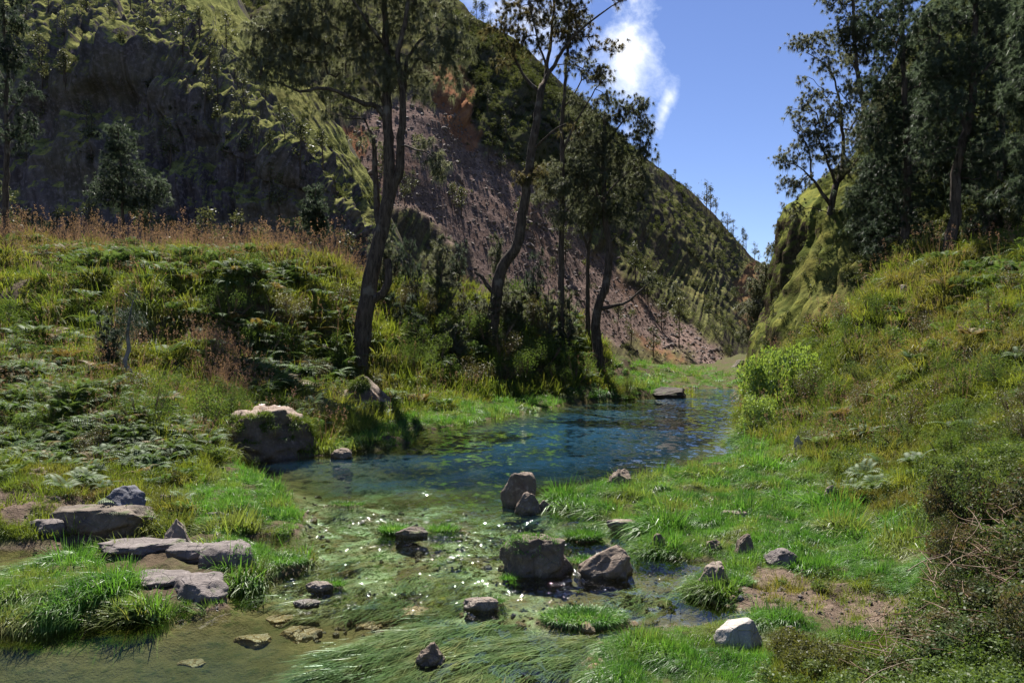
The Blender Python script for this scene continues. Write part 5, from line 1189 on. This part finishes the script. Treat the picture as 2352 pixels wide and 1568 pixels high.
for k, (a, b_, d_, w, h) in enumerate([(440,1065,26.5,170,130),(340,1065,25,150,110),(240,1085,23,140,90),(500,1010,30,110,110),(60,910,33,150,110),(150,870,35,140,90),(40,1040,24,150,100),(140,1000,26,130,90),(300,960,30,130,80),(400,930,33,120,70),(20,800,42,130,90),(300,830,40,130,80),(930,830,54,90,100),(900,900,53,70,60),(700,850,45.5,110,70),(1060,860,57,80,50),(1290,870,61,110,70),(1160,880,59,100,50),(1440,890,63,80,45),(1000,690,63,120,80),(1090,730,64,120,80),(1180,690,67,120,80),(1240,740,66,120,80),(950,700,61,110,80),(1130,800,62,130,80),(1050,760,61,130,80),(1210,770,65,120,80),(910,780,57,110,80),(960,800,57,120,80),(530,1062,27.6,110,100),(575,1075,27.4,80,45),(705,940,31.0,90,55),(640,915,32.5,120,40),(535,960,30.5,110,70),(505,1010,30,110,100),(730,985,32.5,90,80),(560,930,32,100,60),(980,880,55,130,90),(1080,900,57.5,130,70),(1200,900,59.5,140,80),(1320,890,61.5,120,80),(1130,850,60,130,80),(1240,840,62,130,80),(1000,840,57,130,90),(880,930,50,90,60),(600,830,46,120,80),(520,760,47,130,80),(650,720,49,130,70),(560,660,51,120,60),(760,760,50,110,80),(780,690,54,110,70)]):
    place_shrub('shrub', 'dark green bush in the lower part of the left bank', 'shrub', (SH1, SH2, SH3)[k % 3], a, b_, d_, w, h, k*0.9, gbu)
# white crooked stem
cst = P(290,880,33.5); cst[2] = gz1(cst[0], cst[1])
s = 33.5/F0
V, F = tube(np.array([[0,0,-.1],[10,0,20],[-4,0,45],[6,1,75],[2,2,110],[8,0,150],[16,0,190]])*s, np.array([9,8,7,6,5,3,1.5])*s*0.8, 7)
t = thing('dead_sapling', 'crooked bleached stem rising beside the drooping sapling', 'dead tree', cst)
M_PALE = rock_mat('bleached_wood', (0.26, 0.245, 0.235), (0.14, 0.13, 0.125), (0.33, 0.31, 0.30), 0, 0, 3)
obj('trunk', mesh_np('trunk', V, F, True, None, [M_PALE]), t)
r_ = np.random.default_rng(77); cc = np.array([[8,0,120],[14,0,160],[18,0,195],[-14,0,110],[30,0,140],[-8,0,150]])*s; k_ = r_.integers(0, 6, 900)
V, F = blades(cc[k_]+r_.normal(0, 10*s, (900, 3)), nrm(rdir(900, r_)+np.array([0, 0, .3])), 22*s*r_.uniform(.5, 1.2, 900), np.full(900, 0.9*s), 0.8*r_.uniform(.5, 1.3, 900), 2, r=r_)
obj('crown', mesh_np('crown', V, F, False, None, [M_CASU2]), t)
# dry twigs heap at lower right
r_ = np.random.default_rng(78); parts = []
for q in range(330):
    a = r_.uniform(1950, 2400); b_ = r_.uniform(1400, 1600)
    if q > 150: a, b_ = r_.uniform(2120, 2400), r_.uniform(1180, 1500)
    d_ = float(np.interp(b_, [1180, 1400, 1600], [13.2, 10.6, 8.2])); c_ = P(a, b_, d_); c_[2] = gz1(c_[0], c_[1])+r_.uniform(0.02, 0.35)*(1 if q <= 150 else 2.2)
    th = r_.uniform(0, 3.14); L = r_.uniform(0.25, 0.8); dv = np.array([math.cos(th), math.sin(th), r_.uniform(-0.1, 0.5)])
    pts = np.array([c_-dv*L/2, c_+r_.normal(0, 0.04, 3), c_+dv*L/2]); parts.append(tube(cr(pts, 6), np.linspace(0.007, 0.003, 6), 4))
V, F = merge(parts); tag(obj('dry_brush', mesh_np('dry_brush', V, F, True, None, [M_TWIG])), 'dry broken twigs tangled through the lower right thicket', 'brush', None, 'stuff')
c_ = P(1878, 1512, 9.8); c_[2] = gz1(c_[0], c_[1]); n = 900
V, F = blades(r_.normal(0, 0.07, (n, 3)), nrm(rdir(n, r_)+np.array([0.2, 0, 0.9])), r_.uniform(0.1, 0.34, n), np.full(n, 0.006), np.full(n, 0.5), 2, r=r_)
M_DEAD = leaf_mat('dead_tuft', (0.07, 0.048, 0.034), (0.05, 0.036, 0.026), None, 0.2, 0.0, 3)
tag(obj('dead_tussock', mesh_np('dead_tussock', V, F, False, None, [M_DEAD]), loc=c_), 'dead brown tussock beside the pale boulder at the bottom right', 'tussock')
# litter on the outcrop
W_, D_, H_ = knoll['_dims']
def scrap(name, label, dx, dy, sx, sy, col, seed, cat):
    r = np.random.default_rng(seed); g = np.stack(np.meshgrid(np.linspace(-1, 1, 7), np.linspace(-1, 1, 6)), -1).reshape(-1, 2)
    zz = 0.03*fbm(np.stack([g[:, 0]*1.7+seed, g[:, 1]*1.7, g[:, 0]*0], -1), 2, seed)+0.025
    V = np.stack([g[:, 0]*sx/2, g[:, 1]*sy/2, zz], -1)
    m, nt, out = material(name); b = nt.new('ShaderNodeBsdfPrincipled', {'Base Color': col, 'Roughness': 0.7}); nt.l.new(b.outputs[0], out.inputs['Surface'])
    x_, y_ = knoll.location.x+dx*W_/2, knoll.location.y+dy*D_/2
    vs = np.array([v.co[:] for v in knoll.data.vertices]); q = np.argmin(np.hypot(vs[:, 0]-dx*W_/2, vs[:, 1]-dy*D_/2)-vs[:, 2]*0.2)
    o = obj(name, mesh_np(name, V, grid_faces(6, 7), True, None, [m]), loc=(x_, y_, knoll.location.z+vs[q, 2])); tag(o, label, cat)
    md = o.modifiers.new('thickness', 'SOLIDIFY'); md.thickness = 0.006
    return o
scrap('cloth_scrap', 'dark blue scrap of cloth at the back of the bare outcrop top', 0.3, 0.55, 0.5, 0.25, (0.02, 0.03, 0.12), 3, 'cloth')
scrap('paper_scrap', 'white scrap of paper in the middle of the bare outcrop top', 0.05, 0.25, 0.22, 0.18, (0.75, 0.75, 0.75), 4, 'litter')
scrap('paper_scrap', 'pinkish paper scrap left of the white one on the outcrop', -0.15, 0.05, 0.2, 0.16, (0.6, 0.5, 0.52), 5, 'litter')
# ================================================================ trees far off on the valley sides
def small_tree(seed, n, mat, tall=1.0):
    r = np.random.default_rng(seed); q = 9
    h = np.sort(r.uniform(0.35, 1.0, q)); th = r.uniform(0, 6.283, q); rr = r.uniform(0.05, 0.26, q)*(1.25-h)
    c = np.stack([rr*np.cos(th), rr*np.sin(th), h], -1); k = r.integers(0, q, n)
    p = c[k]+r.normal(0, 0.055, (n, 3))
    V, F = leaves(p, nrm(rdir(n, r)+np.array([0, 0, 0.5])), 0.055*r.uniform(0.5, 1.3, n), 0.45, r)
    tw = [tube([[0, 0, -0.12], [0.02, 0, 0.3], [0, 0.01, 0.65], [0.01, 0, 0.97]], [0.018, 0.014, 0.010, 0.004], 5)]+[tube([[0.01, 0, c[i, 2]-0.15], c[i]], [0.007, 0.003], 3) for i in range(q)]
    Vt, Ft = merge(tw)
    return mesh_np('crown', V, F, False, None, [mat]), mesh_np('trunk', Vt, Ft, True, None, [m_bark])
M_FT = leaf_mat('far_tree_leaves', (0.055, 0.065, 0.035), (0.085, 0.095, 0.05), (0.12, 0.13, 0.08), 0.35, 0.03, 0.05)
ST = [small_tree(601+i, 520, M_FT) for i in range(4)]
def far_tree(p, h, k, label, group):
    t = thing('hillside_tree', label, 'tree', p, group); w = h*rng.uniform(0.8, 1.3); t.scale = (w, w, h); t.rotation_euler = (0, 0, rng.uniform(0, 6.28))
    obj('crown', ST[k % 4][0], t); obj('trunk', ST[k % 4][1], t)
def hill_point(name, ox, oy):
    g, nn, at = HILLS[name]; a, b_ = proj(g[..., 0], g[..., 1], g[..., 2]); q = (a-ox)**2+(b_-oy)**2; q[-9:] += 1e9
    i = np.unravel_index(np.argmin(q), q.shape); return g[i]
SPT = [(60,60),(110,30),(150,90),(200,40),(255,70),(300,30),(330,95),(380,60),(420,130),(455,90),(480,170),(520,120),(545,210),(590,190),(610,250),(560,260),(640,290),(655,330),(700,350),(590,330),(620,390),(500,240),(420,30),(350,10),(20,130),(90,150),(30,190),(95,200),(690,390),(740,400)]
for k, (a, b_) in enumerate(SPT): far_tree(hill_point('hill_spur', a, b_), rng.uniform(3.2, 6.5), k, 'small grey green tree on the sunlit crest of the left spur', 'trees on the sunlit left spur')
SHT = [(150,200),(200,300),(210,340),(215,400),(150,180),(340,270),(470,260),(450,310),(500,330),(545,300),(390,390),(60,380),(560,420),(620,470),(640,500),(330,140),(280,180),(660,450),(95,290),(520,380)]
for k, (a, b_) in enumerate(SHT): far_tree(hill_point('hill_spur', a, b_), rng.uniform(3.5, 6), k, 'small pale tree clinging to the shaded left cliff', 'trees on the shaded left cliff')
RDG = [(1516,372,8),(1556,402,6),(1622,480,17),(1632,486,15),(1645,495,13),(1660,508,10),(1672,520,14),(1688,532,13),(1710,560,16),(1718,566,14),(1735,590,15),(1742,596,10),(1110,60,9),(1095,50,8),(1125,70,7),(1150,82,7)]
for k, (a, b_, h) in enumerate(RDG): far_tree(hill_point('hill_far', a, b_+6), h*(0.62 if 1640 < a else 0.85), k, 'thin tree against the sky on the far ridge', 'trees on the far ridge line')
FHT = [(1060,500),(1040,480),(930,470),(950,440),(1200,520),(1270,640),(1300,600),(1490,700),(1520,760),(1560,800),(1460,640),(1240,480),(1160,330),(1120,260),(1150,400),(1210,430),(1330,390),(1380,420),(1540,560),(1600,600),(1640,700),(1490,560),(1500,820),(1450,790),(1420,760),(880,430),(860,520),(830,460),(720,180),(760,260),(660,100),(560,60),(700,60),(620,30)]
for k, (a, b_) in enumerate(FHT): far_tree(hill_point('hill_far', a, b_), rng.uniform(3, 7)*(1+0.5*(a > 1450)), k, 'small scattered tree on the far slope beside the landslide', 'scattered trees on the far slope')
for k in range(26):
    a = [20,60,95,130,165,205,240,400,440,470,500,540,580,620,655,690,760,800,830,860,330,360,10,120,600,720][k]; d_ = rng.uniform(80, 94); x_ = (a-CX)/F0*d_
    far_tree((x_, d_, gz1(x_, d_)-0.3), rng.uniform(3.5, 7.0), k, 'bushy grey green tree in the row behind the meadow crest', 'trees behind the meadow crest')
for o in scene.objects:
    if '_dims' in o: del o['_dims']
# ================================================================ sun, sky, camera
SUN_AZ, SUN_EL = R(-12), R(56)
sdir = Vector((math.sin(SUN_AZ)*math.cos(SUN_EL), math.cos(SUN_AZ)*math.cos(SUN_EL), math.sin(SUN_EL)))
li = bpy.data.lights.new('sun', 'SUN'); li.energy = 5.0; li.angle = R(0.53); li.color = (1.0, 0.95, 0.87)
so = bpy.data.objects.new('sun', li); COL.objects.link(so); so.rotation_euler = sdir.to_track_quat('Z', 'Y').to_euler(); so.location = (0, 0, 60)
wl = bpy.data.worlds.new('World'); scene.world = wl; wl.use_nodes = True
nt = NT(wl.node_tree); nt.n.clear()
out = nt.n.new('ShaderNodeOutputWorld')
sky = nt.new('ShaderNodeTexSky', sky_type='NISHITA', sun_disc=False, sun_elevation=SUN_EL, sun_rotation=SUN_AZ, altitude=2000.0, air_density=1.0, dust_density=0.0, ozone_density=3.0)
tc = nt.new('ShaderNodeTexCoord').outputs['Generated']
hsv = nt.new('ShaderNodeHueSaturation', {'Hue': 0.514, 'Saturation': 1.05, 'Value': 1.0, 'Color': sky.outputs[0]}).outputs[0]
# cloud bank hanging behind the slope: placed by direction, broken up by noise
sp = nt.new('ShaderNodeSeparateXYZ', {'Vector': tc})
az = nt.math('DIVIDE', sp.outputs[0], sp.outputs[1]); el = nt.math('DIVIDE', sp.outputs[2], sp.outputs[1])
uv = nt.new('ShaderNodeCombineXYZ', {0: az, 1: el, 2: 0.0}).outputs[0]
nz1 = nt.noise(uv, 9.0, 8, 0.62, 0.6); nz2 = nt.noise(uv, 28.0, 6, 0.6, 0.3)
def ell(cx, cy, rx, ry, rot):
    mpn = nt.new('ShaderNodeMapping', {'Vector': uv, 'Location': (-cx, -cy, 0)}, vector_type='POINT').outputs[0]
    mp2 = nt.new('ShaderNodeMapping', {'Vector': mpn, 'Rotation': (0, 0, rot)}, vector_type='POINT').outputs[0]
    mp3 = nt.new('ShaderNodeMapping', {'Vector': mp2, 'Scale': (1/rx, 1/ry, 1)}, vector_type='POINT').outputs[0]
    return nt.new('ShaderNodeVectorMath', {0: mp3}, operation='LENGTH').outputs['Value']
def A_(ox): return (ox-CX)/F0
def E_(oy): return (HY-oy)/F0
e1 = ell(A_(1440), E_(110), 0.055, 0.13, 0.0); e2 = ell(A_(1240), E_(60), 0.14, 0.10, 0.0); e3 = ell(A_(1525), E_(260), 0.014, 0.045, R(20)); e4 = ell(A_(1800), E_(600), 0.03, 0.03, 0.0)
mn = nt.math('MINIMUM', nt.math('MINIMUM', e1, e2), nt.math('MINIMUM', e3, e4))
dens = nt.math('ADD', nt.rng(mn, 0.1, 1.4, 0.75, -0.75), nt.math('ADD', nt.rng(nz1, 0.3, 0.7, -0.75, 0.75), nt.rng(nz2, 0.3, 0.7, -0.3, 0.3)))
front = nt.math('GREATER_THAN', sp.outputs[1], 0.05)
mask = nt.math('MULTIPLY', nt.rng(dens, 0.0, 1.15, 0.0, 0.92), front)
cl = nt.mix(nt.rng(dens, 0.2, 1.1), (5.8, 6.8, 9.0), (8.4, 8.7, 9.4))
skyc = nt.mix(mask, hsv, cl)
bg = nt.new('ShaderNodeBackground', {'Color': skyc, 'Strength': 0.052})
nt.l.new(bg.outputs[0], out.inputs['Surface'])

cam = bpy.data.cameras.new('camera'); co = bpy.data.objects.new('camera', cam); COL.objects.link(co)
co.location = (0, 0, CAMH); co.rotation_euler = (R(90), 0, 0)
cam.lens = 28.0; cam.sensor_width = 36.0; cam.shift_y = 16/2352; cam.clip_end = 6000; cam.clip_start = 0.1
scene.camera = co
scene.render.resolution_x = 1024; scene.render.resolution_y = 682
scene.view_settings.view_transform = 'Standard'; scene.view_settings.look = 'None'; scene.view_settings.exposure = 1.5; scene.view_settings.gamma = 1.0
scene.render.engine = 'CYCLES'
c = scene.cycles
c.max_bounces = 4; c.diffuse_bounces = 2; c.glossy_bounces = 2; c.transmission_bounces = 3; c.transparent_max_bounces = 8
c.caustics_reflective = False; c.caustics_refractive = False; c.sample_clamp_indirect = 6.0
c.use_denoising = True
try: c.denoiser = 'OPENIMAGEDENOISE'
except Exception: pass
